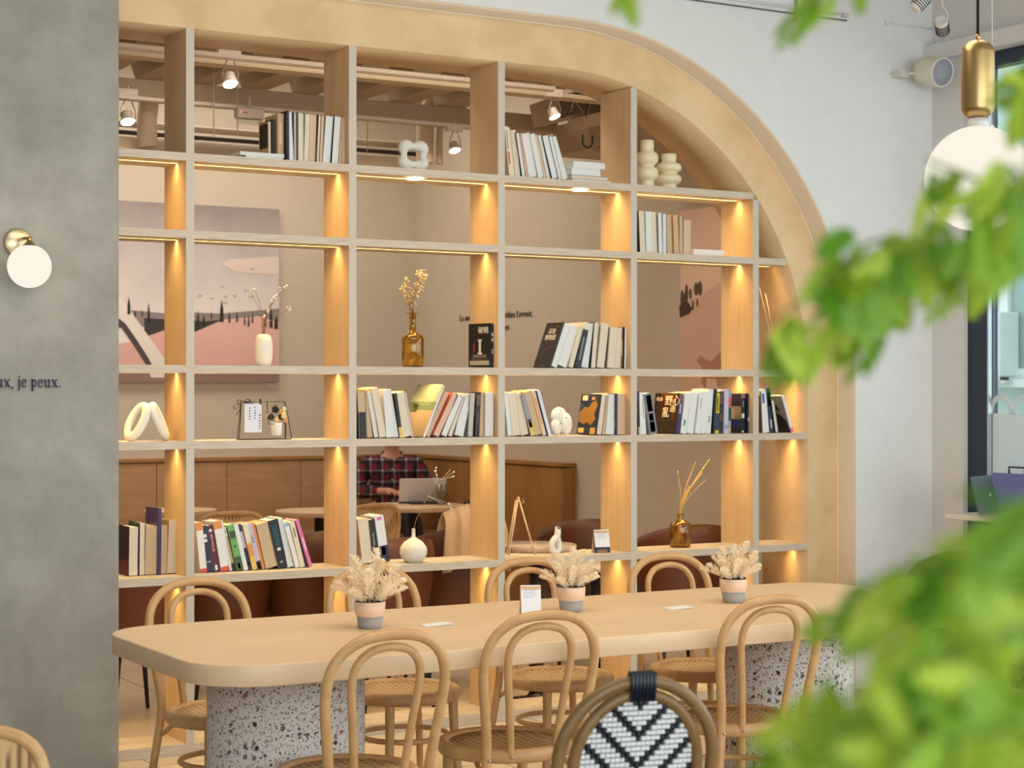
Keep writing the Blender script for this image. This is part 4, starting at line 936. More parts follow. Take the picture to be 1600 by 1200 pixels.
row([(566, 583, 558.5, 811, 'Pc', 'tan'), (584, 596, 574.5, 813, 'Sw', 'black', dict(marks=[(0, 0.3, 'navy')], texts=[('spine', 'Tony Robbin', 0.0105, 0, 0.55, 'white')])),
     (596.5, 611, 586, 807, 'Sw', 'white', dict(marks=[(0, 0.36, 'navy'), (0.16, 0.33, 'white', 0.4), (0.9, 0.97, 'pink', 0.5)]))], z5, 7.095, 'left of the round white vase', 'three books left of the round white vase')
# --- fourth shelf from the bottom row upwards: long book shelf
row([(561, 574, 558, 611, 'Pt', 'black', dict(marks=[(0, 0.55, 'black', 0.8)])), (575, 584, 566, 612, 'Pt', 'tan'), (586, 594, 574.5, 613, 'Pw', 'black'), (594, 605, 580, 607, 'Pc', 'cream'),
     (605, 618, 599, 609, 'Pw', 'white'), (618, 625, 606.5, 614, 'Pw', 'white'), (625, 630, 615.5, 615, 'Sw', 'black', dict(marks=[(0, 0.24, 'yellow')])),
     (630, 645, 618, 614, 'Pc', 'cream'), (645, 648, 634, 614, 'Pw', 'grey')], z4, YBK, 'beside second upright on long book shelf', 'left-leaning books beside the second upright')
row([(661, 666, 699, 602, 'Pw', 'white', dict(rz=R(14), d=0.17, face=[(0.0, 0.0, 1, 0.5, (176, 148, 116)), (0.0, 0.5, 1, 0.66, (104, 122, 92)), (0, 0.66, 1, 1, (156, 160, 138)), (0.62, 0.46, 0.86, 0.62, (60, 66, 42)), (0.2, 0.6, 0.7, 0.63, (156, 160, 138)), (0.1, 0.7, 0.8, 0.73, (190, 176, 140))], label='leaning picture book with green landscape cover above person in plaid')),
     (668, 676, 700, 613, 'Pp', 'peach', dict(dy=0.02)), (677, 688, 709, 616, 'Pp', 'red', dict(dy=0.0)), (689, 700, 716.5, 618, 'Pw', 'navy'), (700.5, 708, 722.5, 619, 'Pc', 'brown'),
     (712, 726, 725, 616, 'Pw', 'white'), (731, 739, 735, 614, 'Pg', 'grey'), (742.5, 750, 745, 613, 'Sw', 'black', dict(marks=[(0.7, 0.95, (110, 86, 50), 0.7), (0.3, 0.55, (80, 66, 90), 0.4)])),
     (750.5, 757.5, 751, 613, 'Pt', 'tan'), (758, 771, 758.5, 613, 'Pw', 'white')], z4, YBK, 'between second and third uprights', 'books leaning left of the third upright')
row([(794, 801, 787.5, 614, 'Pw', 'white'), (802, 815, 795, 614, 'Pc', 'cream'), (816, 829, 803.5, 616, 'Pc', 'black'), (830, 837, 814, 618, 'Sw', 'grey', dict(marks=[(0, 0.32, 'yellow'), (0.2, 0.4, 'black', 0.7)])),
     (838, 849, 820, 613, 'Pt', 'yellow'), (850, 856, 832, 612, 'Sw', 'peach', dict(marks=[(0.25, 0.85, 'orange', 0.35)])), (857, 863.5, 838.5, 610, 'Pw', 'blue')], z4, YBK, 'left of the white disc sculpture', 'books left of the white disc sculpture')
row([(932, 941, 941, 617, 'Pc', 'navy', dict(d=0.155, rz=R(4), face=[('poly', [(0.95, 0.30), (0.98, 0.55), (0.75, 0.68), (0.55, 0.66), (0.40, 0.80), (0.22, 0.84), (0.12, 0.72), (0.25, 0.50), (0.15, 0.38), (0.35, 0.22), (0.55, 0.30), (0.70, 0.24)], (150, 108, 50)), ('poly', [(0.98, 0.60), (0.98, 0.80), (0.80, 0.72)], (60, 90, 130)), (0.66, 0.84, 0.92, 0.97, (240, 222, 190)), (0.66, 0.03, 0.94, 0.15, (232, 186, 110)), (0.3, 0.86, 0.45, 0.93, (232, 140, 100)), (0.1, 0, 0.35, 0.16, (206, 164, 84))], label='book with navy and gold map cover left of the fourth upright')),
     (941.5, 947, 947, 617, 'Pt', 'tan'), (947.5, 961, 951, 615, 'Pw', 'white'), (961.5, 965, 962, 615, 'Sw', 'navy'), (965.5, 977, 966, 615, 'Pp', 'peach'), (977, 980, 977.5, 615, 'Sw', 'tan')], z4, YBK, 'left of fourth upright on long shelf', 'books left of the fourth upright')
row([(997.5, 1000.5, 996, 611, 'Sw', 'black', dict(marks=[(0.8, 1.0, 'purple'), (0, 0.18, 'tan')])), (1001, 1006, 997.5, 614, 'Sw', 'white'), (1006.5, 1011.5, 1003, 614, 'Sw', 'white', dict(marks=[(0.4, 0.85, 'grey', 0.2)])),
     (1015, 1028, 1006, 616, 'Sw', 'grey', dict(marks=[(0, 1, (128, 124, 132), 0.97), (0.55, 0.95, (60, 56, 60), 0.6), (0.05, 0.3, 'lilac', 0.6), (0.32, 0.5, (90, 84, 92), 0.5)]))], z4, YBK, 'right of fourth upright before orange-black book', 'slim books right of the fourth upright')
row([(1056, 1063, 1063.5, 615, 'Sw', 'purple', dict(d=0.165, rz=R(9), marks=[(0.8, 1.0, (130, 84, 110)), (0.5, 0.75, 'lilac', 0.35)],
      face=[(0, 0, 1, 1, (46, 32, 22)), (0.1, 0.55, 0.75, 1.0, (196, 112, 40)), (0.25, 0.7, 0.6, 1.0, (232, 160, 80)), (0.0, 0.35, 0.25, 0.6, (180, 110, 44)), (0.05, 0.02, 0.3, 0.12, (120, 108, 100))],
      texts=[('face', '野心', 0.052, 0.26, 0.80, (250, 226, 196)), ('face', '逐', 0.040, 0.22, 0.60, (250, 226, 196)), ('face', '亂', 0.052, 0.50, 0.50, (250, 226, 196)), ('face', '明末', 0.022, 0.80, 0.84, (250, 226, 196))],
      label='black and orange book with big white brush characters on its cover')),
     (1064, 1073, 1072, 614, 'Sw', 'white', dict(marks=[(0.2, 0.34, (44, 160, 116), 0.35)])), (1074, 1085, 1082, 613, 'Sw', 'white'), (1086, 1094, 1094, 613, 'Sw', 'white', dict(marks=[(0.6, 0.85, 'grey', 0.15)])),
     (1095, 1103, 1101, 612, 'Sw', 'white'), (1104, 1112, 1109, 608, 'Sw', 'white', dict(marks=[(0.25, 0.4, 'grey', 0.3)])),
     (1114, 1117.5, 1117.5, 608, 'Sw', 'black', dict(marks=[(0.2, 0.6, 'teal', 0.6)])), (1118, 1123.5, 1120, 614, 'Sw', 'navy', dict(marks=[(0.5, 1.0, (220, 200, 40)), (0, 0.08, (220, 200, 40)), (0.55, 0.9, 'navy', 0.3)])),
     (1124, 1130.5, 1126, 612, 'Sw', 'black', dict(marks=[(0.3, 0.45, 'brown', 0.5), (0.7, 0.95, 'brown', 0.6)])), (1131, 1138, 1132, 608, 'Sw', 'lilac', dict(marks=[(0.1, 0.2, 'grey', 0.6)])),
     (1138.5, 1143, 1139.5, 610, 'Sw', 'grey', dict(marks=[(0.62, 0.85, 'red'), (0.3, 0.6, 'teal'), (0.05, 0.12, 'yellow', 0.7)])),
     (1159, 1166, 1159.5, 615, 'Sw', 'black', dict(d=0.15, rz=R(3), marks=[(0.88, 1.0, (150, 104, 112)), (0.38, 0.5, 'white', 0.6), (0.02, 0.06, 'white', 0.4), (0.66, 0.82, 'grey', 0.2)], face=[(0, 0.35, 1, 0.68, (150, 128, 102)), ('poly', [(0.3, 0.36), (0.7, 0.36), (0.74, 0.5), (0.66, 0.64), (0.45, 0.66), (0.3, 0.58)], (196, 168, 138)), (0, 0.12, 1, 0.36, (34, 44, 100)), (0, 0.72, 1, 0.98, (36, 30, 60))], label='dark book with tan portrait photo and blue band on its cover')),
     (1167.5, 1177, 1168, 615, 'Sw', 'navy', dict(marks=[(0.3, 0.4, 'white', 0.75), (0.4, 0.5, 'white', 0.25), (0.03, 0.2, 'grey', 0.2)], texts=[('stack', '破', 0.02, 0, 0.74, 'white'), ('stack', '曉', 0.02, 0, 0.62, 'white')]))], z4, YBK, 'between fourth and fifth uprights', 'books between the fourth and fifth uprights')
row([(1190.5, 1192, 1188, 612, 'Sw', 'brown'), (1193, 1203, 1187.5, 609, 'Sw', 'white', dict(marks=[(0.68, 0.9, 'blue', 0.4)])), (1204, 1211.5, 1198, 607, 'Sw', 'navy', dict(marks=[(0.58, 0.98, 'black'), (0.6, 0.92, 'red', 0.45), (0.1, 0.3, 'lilac', 0.3)])),
     (1212, 1217, 1205, 626, 'Pc', 'darkgreen'), (1237, 1242, 1220, 619, 'Sw', 'white', dict(d=0.15, rz=R(8), marks=[(0, 0.12, 'pink')], face=[(0, 0, 1, 1, (150, 138, 132)), ('poly', [(0, 0), (1, 0), (0.95, 0.22), (0.75, 0.42), (0.5, 0.5), (0.3, 0.5), (0.1, 0.35)], (34, 30, 30)), ('poly', [(0.3, 0.5), (0.5, 0.48), (0.6, 0.6), (0.55, 0.74), (0.35, 0.76), (0.25, 0.62)], (44, 38, 38)), ('poly', [(0.28, 0.5), (0.42, 0.5), (0.42, 0.62), (0.28, 0.62)], (190, 170, 160))], label='leaning book with grey photo cover near the right end'))], z4, YBK, 'at far right end of long book shelf', 'books at the right end of the long book shelf')
# --- shelf with the vases
make_book(0.030, 0.198, 0.142, 'S', 'c', 'black', Matrix.Translation((XA(767, YBK), YBK+0.004, z3+0.0006)) @ Matrix.Rotation(R(14), 4, 'Z'), 'black book with pale pillar picture and two-character white title against third upright', 'books on the vase shelf',
    face=[(0.06, 0.06, 0.94, 0.16, (176, 168, 156)), (0.12, 0.16, 0.88, 0.24, (70, 64, 60)), (0.2, 0.24, 0.8, 0.30, (120, 112, 104)), (0.38, 0.26, 0.58, 0.34, (226, 218, 214)), (0.43, 0.34, 0.53, 0.60, (226, 218, 214)), (0.39, 0.60, 0.57, 0.64, (226, 218, 214)), (0.72, 0.34, 0.78, 0.54, (150, 52, 34))],
    marks=[(0, 1, (32, 44, 62), 0.96), (0.31, 0.42, (200, 206, 214), 0.6)], texts=[('face', '破曉', 0.034, 0.32, 0.84, (226, 224, 214)), ('stack', '破', 0.02, 0, 0.74, 'white'), ('stack', '曉', 0.02, 0, 0.62, 'white')])
row([(858, 861, 881, 504, 'Sw', 'black', dict(d=0.13, rz=R(3), face=[(0, 0, 1, 1, (34, 30, 30)), (0.25, 0.36, 0.55, 0.42, (206, 90, 150)), (0.3, 0.42, 0.4, 0.47, (240, 226, 230)), (0.2, 0.89, 0.35, 0.94, (232, 190, 60)), (0.3, 0.03, 0.6, 0.06, 'grey')],
      texts=[('face', '深夜', 0.030, 0.5, 0.80, (226, 220, 210)), ('face', '博物館', 0.030, 0.5, 0.66, (226, 220, 210))], label='black-covered book leaning at left end of the vase-shelf book row')),
     (861, 872, 884, 507, 'Pw', 'white'), (873, 888, 896, 508, 'Pw', 'white'), (888.5, 896, 906, 507, 'Pc', 'cream'), (899, 909, 911.5, 515, 'Sw', 'black', dict(marks=[(0.2, 0.8, 'grey', 0.2)])), (910, 921, 918.5, 504, 'Pw', 'white'),
     (923, 931, 929, 504, 'Pc', 'black'), (933, 945, 941, 504, 'Pc', 'cream'), (945.5, 948.5, 951, 511, 'Sw', 'black'), (949, 961, 954, 511, 'Pc', 'cream'), (961.5, 970.5, 964, 511, 'Pc', 'cream'),
     (971, 974.5, 972, 511, 'Sw', 'brown', dict(marks=[(0.3, 0.7, 'tan', 0.6)])), (975, 979.5, 976, 511, 'Pw', 'black')], z3, YBK, 'right of wall quotation on vase shelf', 'books right of the wall quotation')
# --- second shelf from the top: short row near the arch
b2 = [(1000, 1010, 997.5, 329), (1010.5, 1021, 1009, 330), (1021.5, 1029, 1019, 331), (1029.5, 1036, 1028, 332), (1036.5, 1043, 1036, 333), (1044, 1053, 1042, 335), (1053.5, 1062, 1051.5, 336), (1062.5, 1069, 1062, 337), (1069.5, 1081, 1070, 343)]
row([(a, b, c, y, 'P'+'cwcwwtttp'[i], ['black', 'white', 'cream', 'grey', 'navy', 'tan', 'orange', 'brown', 'peach'][i]) for i, (a, b, c, y) in enumerate(b2)], z2, YBK, 'on second shelf near the arch', 'books on the second shelf near the arch')
# --- top shelf
b1 = [(449, 452.5, 448.5, 173, 'Sw', 'black'), (453, 460, 449.5, 174, 'Pw', 'white'), (460.5, 465.5, 460, 175, 'Pg', 'navy'), (466, 475, 466, 176, 'Pc', 'grey'), (475.5, 483, 478, 177, 'Pc', 'cream'), (483.5, 494, 486, 178, 'Pp', 'tan'), (494.5, 499, 498, 179, 'Pc', 'brown'),
      (499.5, 505, 503, 180, 'Pp', 'brown'), (505.5, 517, 511, 180, 'Pw', 'white'), (518, 529, 523, 181, 'Pw', 'black'), (529.5, 535, 532, 182, 'Pt', 'tan'), (535.5, 549, 538, 183, 'Pp', 'cream')]
row([(430, 434, 429.5, 187, 'Sc', 'cream', dict(dy=0.07, d=0.10, face=[(0, 0, 1, 1, (206, 176, 140)), (0.05, 0.35, 0.95, 0.97, (46, 38, 34)), (0.2, 0.5, 0.5, 0.75, (120, 104, 94))], label='book with dark photo cover at left end of top-shelf row')),
     (434.5, 438, 434, 184, 'Sw', 'black', dict(dy=0.05)), (438.5, 448, 438.5, 176, 'Sw', 'tan', dict(dy=0.03, marks=[(0.35, 0.8, 'peach', 0.4)]))]+b1, z1, YBK, 'on top shelf left of second upright', 'books on the top shelf left of the second upright')
b4 = [(796, 801, 788.5, 198, 'Sw', 'cream', dict(marks=[(0.55, 0.92, (140, 124, 100), 0.25), (0.25, 0.5, 'red', 0.5)])), (801.5, 806, 793, 199, 'Pc', 'cream'), (807, 815, 799, 203, 'Pc', 'cream'), (816, 822, 806, 208, 'Pw', 'black'), (823, 827, 811, 208, 'Pp', 'orange'), (828, 841, 816, 209, 'Pw', 'white'), (842, 850, 828, 210, 'Pw', 'white'),
      (851, 856, 836, 211, 'Pp', 'tan'), (857, 862, 842, 212, 'Pw', 'white'), (863, 873, 847, 213, 'Pw', 'teal'), (874, 880, 858, 214, 'Pw', 'grey'), (881, 890, 862, 215, 'Pw', 'white')]
row(b4, z1, YBK, 'on top shelf right of third upright', 'books fanned right of the third upright')
# --- books lying flat
def flat_books(lst, Y, z, group):
    for px0, px1, th, cover, pg, lab, d in lst:
        X0 = XA(px0, Y); X1 = XA(px1, Y)
        mb = MB().box((0, 0, 0), (X1-X0, d, 0.0014)).box((0, 0, th-0.0014), (X1-X0, d, th)).box((0, d-0.0014, 0.0014), (X1-X0, d, th-0.0014))
        o = mb.build('book', paint(CN[cover], 0.5), loc=(X0, Y, z)); tag(o, lab, 'book', group)
        MB().box((0.002, 0.002, 0.0014), (X1-X0-0.002, d-0.0014, th-0.0014)).build('pages', paint(PG[pg][1], 0.8, 0, 0.5, 180), o); z += th+0.0003
flat_books([(894, 955, 0.012, 'white', 'w', 'thin white book at the bottom of the flat pile of four on the top shelf', 0.15), (893, 950, 0.018, 'teal', 'c', 'dark-edged book second from bottom of the flat pile of four', 0.14), (893, 939, 0.034, 'white', 'w', 'thick white book third up in the flat pile of four', 0.14), (896, 946, 0.028, 'white', 'w', 'white book on top of the flat pile of four', 0.13)], YS+0.045, z1+0.0005, 'flat pile of four books on the top shelf')
flat_books([(384, 443, 0.014, 'white', 'w', 'white book lying flat underneath another on the top shelf, left row', 0.14), (375, 445, 0.014, 'white', 'w', 'white book lying flat on top of another on top shelf, left row', 0.13)], YS+0.05, z1+0.0005, 'two flat books on the top shelf')
flat_books([(1083, 1130, 0.016, 'white', 'w', 'lower flat white book on the second shelf near the arch', 0.14), (1084, 1133, 0.015, 'white', 'w', 'upper flat white book on the second shelf near the arch', 0.13)], YS+0.05, z2+0.0005, 'two flat books on the second shelf')

# ================================================================ VASES AND ORNAMENTS ON THE SHELVES
def at(px, Y, z): return Vector((XA(px, Y), Y, z+0.0005))
def stems(mb_parent, name, lst, r, mat, label=None):
    for pts in lst:
        o = MB().tube(smooth([Vector(p) for p in pts], 4), r, 5).build(name, mat, mb_parent)
# pale ring sculpture, top shelf
v = empty('ring_sculpture', at(646, 7.10, z1), 'pale grey lobed ring sculpture alone on the top shelf', 'sculpture')
pts = []; rr = []
for i in range(40):
    a = 2*PI*i/40; lob = 0.5-0.5*math.cos(4*a); pts.append(((0.047+0.013*lob)*math.cos(a), 0, 0.071+(0.040+0.012*lob)*math.sin(a))); rr.append(0.014+0.014*lob)
mb = MB().tube(pts, rr, 14, True)
mb.box((-0.055, -0.022, 0.0), (0.055, 0.022, 0.012)); mb.v = [(x, y, max(z, 0.0)) for x, y, z in mb.v]; mb.build('body', paint((222, 220, 212), 0.6), v)
# two bubble vases
def bubble(px, Y, z, H, W, lab):
    t = empty('bubble_vase', at(px, Y, z), lab, 'vase', 'cream bubble vases on the top shelf'); r = W/2
    prof = [(r*0.62, 0), (r*0.66, H*0.02), (r*0.60, H*0.10)]
    for c in (0.30, 0.62):
        for k in range(9):
            a = -PI*0.40+PI*0.80*k/8; prof.append((r*0.50+r*0.5*math.cos(a), H*(c+0.145*math.sin(a))))
    prof += [(r*0.55, H*0.80), (r*0.60, H*0.88), (r*0.58, H), (r*0.50, H), (r*0.46, H*0.85)]
    MB().lathe(prof, 32, cap=False).build('body', paint((238, 226, 186), 0.35), t); MB().lathe([(0.0001, 0.001), (r*0.6, 0.001)], 24, cap=False).build('base', paint((226, 212, 170), 0.5), t); return t
bubble(1011, 7.10, z1, 0.225, 0.110, 'taller cream double-bubble vase beside the fourth upright')
bubble(1045, 7.12, z1, 0.172, 0.124, 'shorter cream double-bubble vase beside the arch')
# white bud vase with dried sprigs
v = empty('white_vase', at(412, 7.11, z3), 'matt white oblong vase with sparse dried white sprigs before the landscape picture', 'vase')
MB().lathe([(0.022, 0), (0.030, 0.004), (0.036, 0.03), (0.038, 0.07), (0.036, 0.105), (0.028, 0.128), (0.015, 0.134), (0.013, 0.132), (0.013, 0.10)], 32, cap=False).build('body', CERAM, v)
TW = paint((150, 116, 76), 0.7); BLO = paint((238, 228, 206), 0.7)
sc = ZD(412, 7.11)/FPX
def sprig(parent, px0, py0, tips, base_px, base_py, scl, balls=7, r=0.0011, br=0.0042, spread=0.011, bm=BLO):
    random.seed(int(base_px))
    for k, (px, py) in enumerate(tips):
        dx = (px-base_px)*scl; dzv = (base_py-py)*scl; zb = base_z[0]
        p0 = Vector((0.004*(k % 3-1), 0.003*(k % 2), zb-0.05)); p1 = Vector((dx*0.25, 0.004*k-0.008, zb+dzv*0.45)); p2 = Vector((dx, 0.008*((k % 3)-1), zb+dzv))
        MB().tube(smooth([p0, Vector((p0.x*1.3, p0.y, zb)), p1, p2], 4), r, 5).build('stem', TW, parent)
        b = MB()
        for q in range(balls):
            off_ = Vector((random.uniform(-1, 1)*spread, random.uniform(-1, 1)*spread, random.uniform(-1.2, 1)*spread)); b.ball(p2+off_, br*random.uniform(0.7, 1.2), 6, 4); b.tube([p2+off_, p2-Vector((0, 0, spread*1.6))], 0.0005, 3)
        o = b.build('blossom', bm, parent); o['kind'] = 'stuff'
base_z = [0.134]
sprig(v, 0, 0, [(396, 447), (391, 452), (440, 446), (430, 461), (425, 466), (434, 456), (453, 478), (419, 482), (414, 489), (447, 444)], 412, 518, sc, 4, spread=0.008)
# amber bottles
def bottle(px, Y, z, prof, lab, inner):
    t = empty('amber_bottle', at(px, Y, z), lab, 'vase'); MB().lathe(prof+[(max(0.0005, r-0.0025), zz) for r, zz in reversed(prof)], 36, cap=False).build('body', AMBER, t)
    MB().lathe([(0.0001, 0.0015), (prof[0][0], 0.0015), (prof[0][0], 0.006), (0.0001, 0.006)], 24, cap=False).build('thick_base', paint((92, 48, 14), 0.2), t); return t
k = ZD(645, 7.11)/FPX
v = bottle(645, 7.11, z3, [(0.045, 0), (0.049, 0.004), (0.049, 0.122), (0.044, 0.136), (0.028, 0.146), (0.0155, 0.152), (0.015, 0.205), (0.016, 0.236), (0.029, 0.2365), (0.029, 0.2385), (0.014, 0.2385)], 'tall amber glass bottle with a bunch of dried yellow flowers', 0)
base_z = [0.235]
sprig(v, 0, 0, [(632, 433), (628, 447), (636, 441), (631, 456), (655, 424), (664, 420), (661, 434), (653, 440), (640, 462), (658, 446), (645, 470), (638, 450), (650, 455), (634, 462), (666, 428)], 645, 486, k, 9, br=0.0044, spread=0.013, bm=paint((226, 196, 140), 0.8))
k = ZD(1063, 7.11)/FPX
v = bottle(1063, 7.13, z5, [(0.046, 0), (0.049, 0.005), (0.052, 0.06), (0.053, 0.095), (0.048, 0.115), (0.026, 0.128), (0.0165, 0.134), (0.0165, 0.160), (0.018, 0.162), (0.0145, 0.162)], 'short amber glass bottle holding dried grass reeds on the lowest lit shelf', 0)
RE = paint((206, 166, 96), 0.7)
for k2, (px, py, r_) in enumerate(((1048, 729, 0.0022), (1052, 745, 0.0018), (1069, 762, 0.0012), (1117, 713, 0.0016), (1093, 716, 0.0012), (1108, 733, 0.0016), (1118, 745, 0.0012), (1100, 745, 0.0026), (1090, 755, 0.0024))):
    dx = (px-1063)*k; dzv = (797-py)*k
    p = smooth([(0.01*(1 if dx < 0 else -1), 0, 0.01), (0.003*(k2 % 3-1), 0, 0.155), (dx*0.35, 0.006*(k2-4), 0.16+dzv*0.5), (dx, 0.01*(k2-4), 0.16+dzv)], 5)
    MB().tube(p, [r_*(0.7+0.9*math.sin(PI*min(1, i/len(p)))) for i in range(len(p))], 6).build('reed', RE, v)
# reed diffuser
v = empty('reed_diffuser', at(1214, 7.13, z3), 'small clear glass with pale reed sticks at the right end of the vase shelf', 'diffuser')
MB().lathe([(0.036, 0.0), (0.038, 0.002), (0.030, 0.010), (0.012, 0.030), (0.014, 0.042), (0.026, 0.052), (0.031, 0.065), (0.031, 0.135), (0.029, 0.135), (0.029, 0.066), (0.022, 0.056), (0.0001, 0.05)], 28, cap=False).build('body', VGLASS, v)
for k2, (dx, dzv) in enumerate(((-0.075, 0.34), (-0.06, 0.33), (-0.05, 0.31), (-0.085, 0.37))):
    MB().tube([(0.015-0.004*k2, 0.004*k2, 0.058), (dx, 0.01*k2, 0.058+dzv*0.95)], 0.0017, 6).build('reed', PALEWOOD, v)
# white knot sculpture (left)
v = empty('knot_sculpture', at(231, 7.10, z4), 'white glazed arch-shaped knot sculpture at the far left by the concrete wall', 'sculpture')
for s in (-1, 1):
    pts = []
    for i in range(30):
        a = 2*PI*i/30; u = 0.030*math.cos(a); w2 = 0.070*math.sin(a); pts.append((s*(0.046-0.40*w2)+u*0.62, u*0.9*s, 0.079+w2*0.90))
    MB().tube(pts, 0.0158, 12, True, flat=1.15).build('loop', paint((240, 236, 220), 0.35), v)
# wire frame with card and flower pot
v = empty('wire_planter', at(410, 7.09, z4), 'black wire frame holding a handwritten card and small white pot of dried flowers', 'planter')
k = ZD(410, 7.09)/FPX; Lx = lambda px: (px-410)*k*0.98/math.cos(0.0); Lz = lambda py: (687.5-py)*k
BW = paint((22, 18, 18), 0.4)
f = MB()
for yo in (-0.022, 0.022):
    pts = [(Lx(374), yo*0.1, Lz(628)), (Lx(367)+(0.010 if yo > 0 else 0), yo, 0.004), (Lx(369), yo, 0.0015), (Lx(455), yo, 0.0015), (Lx(457)-(0.010 if yo > 0 else 0), yo, 0.005), (Lx(449), yo*0.1, Lz(628))]
    f.tube(pts, 0.0019, 6)
f.tube([(Lx(374), 0, Lz(628)), (Lx(449), 0, Lz(628))], 0.0019, 6); f.tube([(Lx(418), 0, Lz(628)), (Lx(418), -0.012, Lz(663)), (Lx(449), -0.012, Lz(663)), (Lx(447), -0.018, 0.002)], 0.0018, 6)
f.build('wire_frame', BW, v)
c = MB().box((Lx(379), -0.004, Lz(676)), (Lx(408), -0.003, Lz(631))).build('card', paint((226, 226, 232), 0.6), v)
random.seed(3)
for cx, y0, n in ((388, 637, 5), (397, 636, 5), (405, 648, 6)):
    for q in range(n):
        yy = y0+q*4.2; MB().box((Lx(cx-1.3), -0.0046, Lz(yy+2.4)), (Lx(cx-1.3+random.uniform(1.4, 2.6)), -0.0041, Lz(yy+0.4))).build('handwriting', BW, c)
MB().lathe([(0.016, Lz(682)), (0.0215, Lz(681)), (0.0235, Lz(665)), (0.024, Lz(661.5)), (0.021, Lz(661.5)), (0.02, Lz(668))], 24, (Lx(434.5), -0.0, 0)).build('pot', paint((238, 236, 228), 0.35), v)
for px, py, r_, c_, nm in ((431, 640, 0.015, (30, 26, 24), 'dark_flower'), (424, 652, 0.013, (52, 58, 36), 'dark_leaf_tuft'), (441, 652, 0.012, (56, 34, 26), 'dark_flower'), (434, 656, 0.013, (238, 196, 140), 'peach_flower'), (446, 650, 0.014, (240, 206, 146), 'peach_flower'), (441, 645, 0.010, (214, 156, 90), 'peach_flower'), (418, 650, 0.007, (226, 180, 120), 'peach_flower'), (447, 640, 0.008, (232, 222, 190), 'pale_flower'), (450, 658, 0.009, (232, 160, 110), 'peach_flower')):
    b = MB()
    for q in range(14):
        a = 2.4*q; rr_ = r_*math.sqrt(q/14)*0.9; b.ball((Lx(px)+rr_*math.cos(a), -0.006+rr_*0.5*math.sin(a*1.7), Lz(py)+rr_*math.sin(a)), r_*0.52, 6, 4)
    b.build(nm, paint(c_, 0.8), v)
rbn = MB().tube(smooth([(Lx(375), -0.006, Lz(629)), (Lx(368), -0.01, Lz(625)), (Lx(366), -0.01, Lz(630)), (Lx(374), -0.006, Lz(631)), (Lx(361), -0.008, Lz(634)), (Lx(362), -0.008, Lz(640)), (Lx(373), -0.006, Lz(634)), (Lx(370), -0.008, Lz(641)), (Lx(364), -0.01, Lz(649))], 4), 0.0034, 6, flat=0.4)
rbn.tube(smooth([(Lx(375), -0.006, Lz(629)), (Lx(383), -0.009, Lz(624)), (Lx(388), -0.009, Lz(627)), (Lx(378), -0.006, Lz(630)), (Lx(394), -0.008, Lz(630))], 4), 0.0040, 6, flat=0.5); rbn.build('black_ribbon', BW, v)
MB().box((Lx(405), -0.006, Lz(633)), (Lx(407.5), 0.002, Lz(624))).build('clip', BW, v)
# white disc sculpture
v = empty('disc_sculpture', at(875, 7.10, z4), 'white rounded ceramic sculpture of overlapping discs between two book rows', 'sculpture')
k = ZD(875, 7.1)/FPX; WC = paint((240, 234, 220), 0.35)
MB().ball((-0.007, 0.0, 0.088), 0.046, 20, 14, (0.92, 0.45, 0.92)).build('upper_disc', WC, v); MB().ball((0.024, -0.012, 0.052), 0.050, 20, 14, (0.62, 0.5, 1.03)).build('right_disc', WC, v); MB().ball((-0.024, -0.006, 0.040), 0.040, 20, 14, (0.72, 0.55, 0.99)).build('left_disc', WC, v)
MB().tube([(-0.012, -0.02, 0.118), (-0.008, -0.021, 0.113), (-0.003, -0.02, 0.119)], 0.0015, 5).ball((0.012, -0.034, 0.082), 0.003, 8, 5).ball((-0.012, -0.028, 0.056), 0.003, 8, 5).build('dark_mark', BLACKM, v)['kind'] = 'stuff'
# round white bud vase
v = empty('round_vase', at(646, 7.08, z5), 'round cream-white bud vase with one thin dried flower stem', 'vase')
MB().lathe([(0.028, 0), (0.034, 0.003), (0.052, 0.018), (0.061, 0.042), (0.058, 0.066), (0.040, 0.090), (0.018, 0.104), (0.0085, 0.112), (0.0075, 0.146), (0.0085, 0.147), (0.006, 0.147), (0.005, 0.11)], 36, cap=False).build('body', CERAM, v)
k = ZD(646, 7.08)/FPX
def L2(px, py): return Vector(((px-646)*k, 0, 0.147+(822-py)*k))
MB().tube(smooth([(0, 0, 0.1), L2(648, 818), L2(655, 800), L2(672, 772), L2(690, 752), L2(712, 731)], 4), 0.0012, 5).build('stem', TW, v)
for tip, frm in (((686, 728), (690, 752)), ((684, 733), (690, 752)), ((718, 735), (700, 745)), ((717, 742), (700, 745)), ((687, 739), (690, 752)), ((710, 786), (672, 772)), ((713, 793), (672, 772)), ((708, 785), (672, 772))):
    b = MB().ball(L2(*tip), 0.0042, 8, 6).tube([L2(*tip), L2(*frm)], 0.0005, 4)
    b.build('blossom', BLO, v)
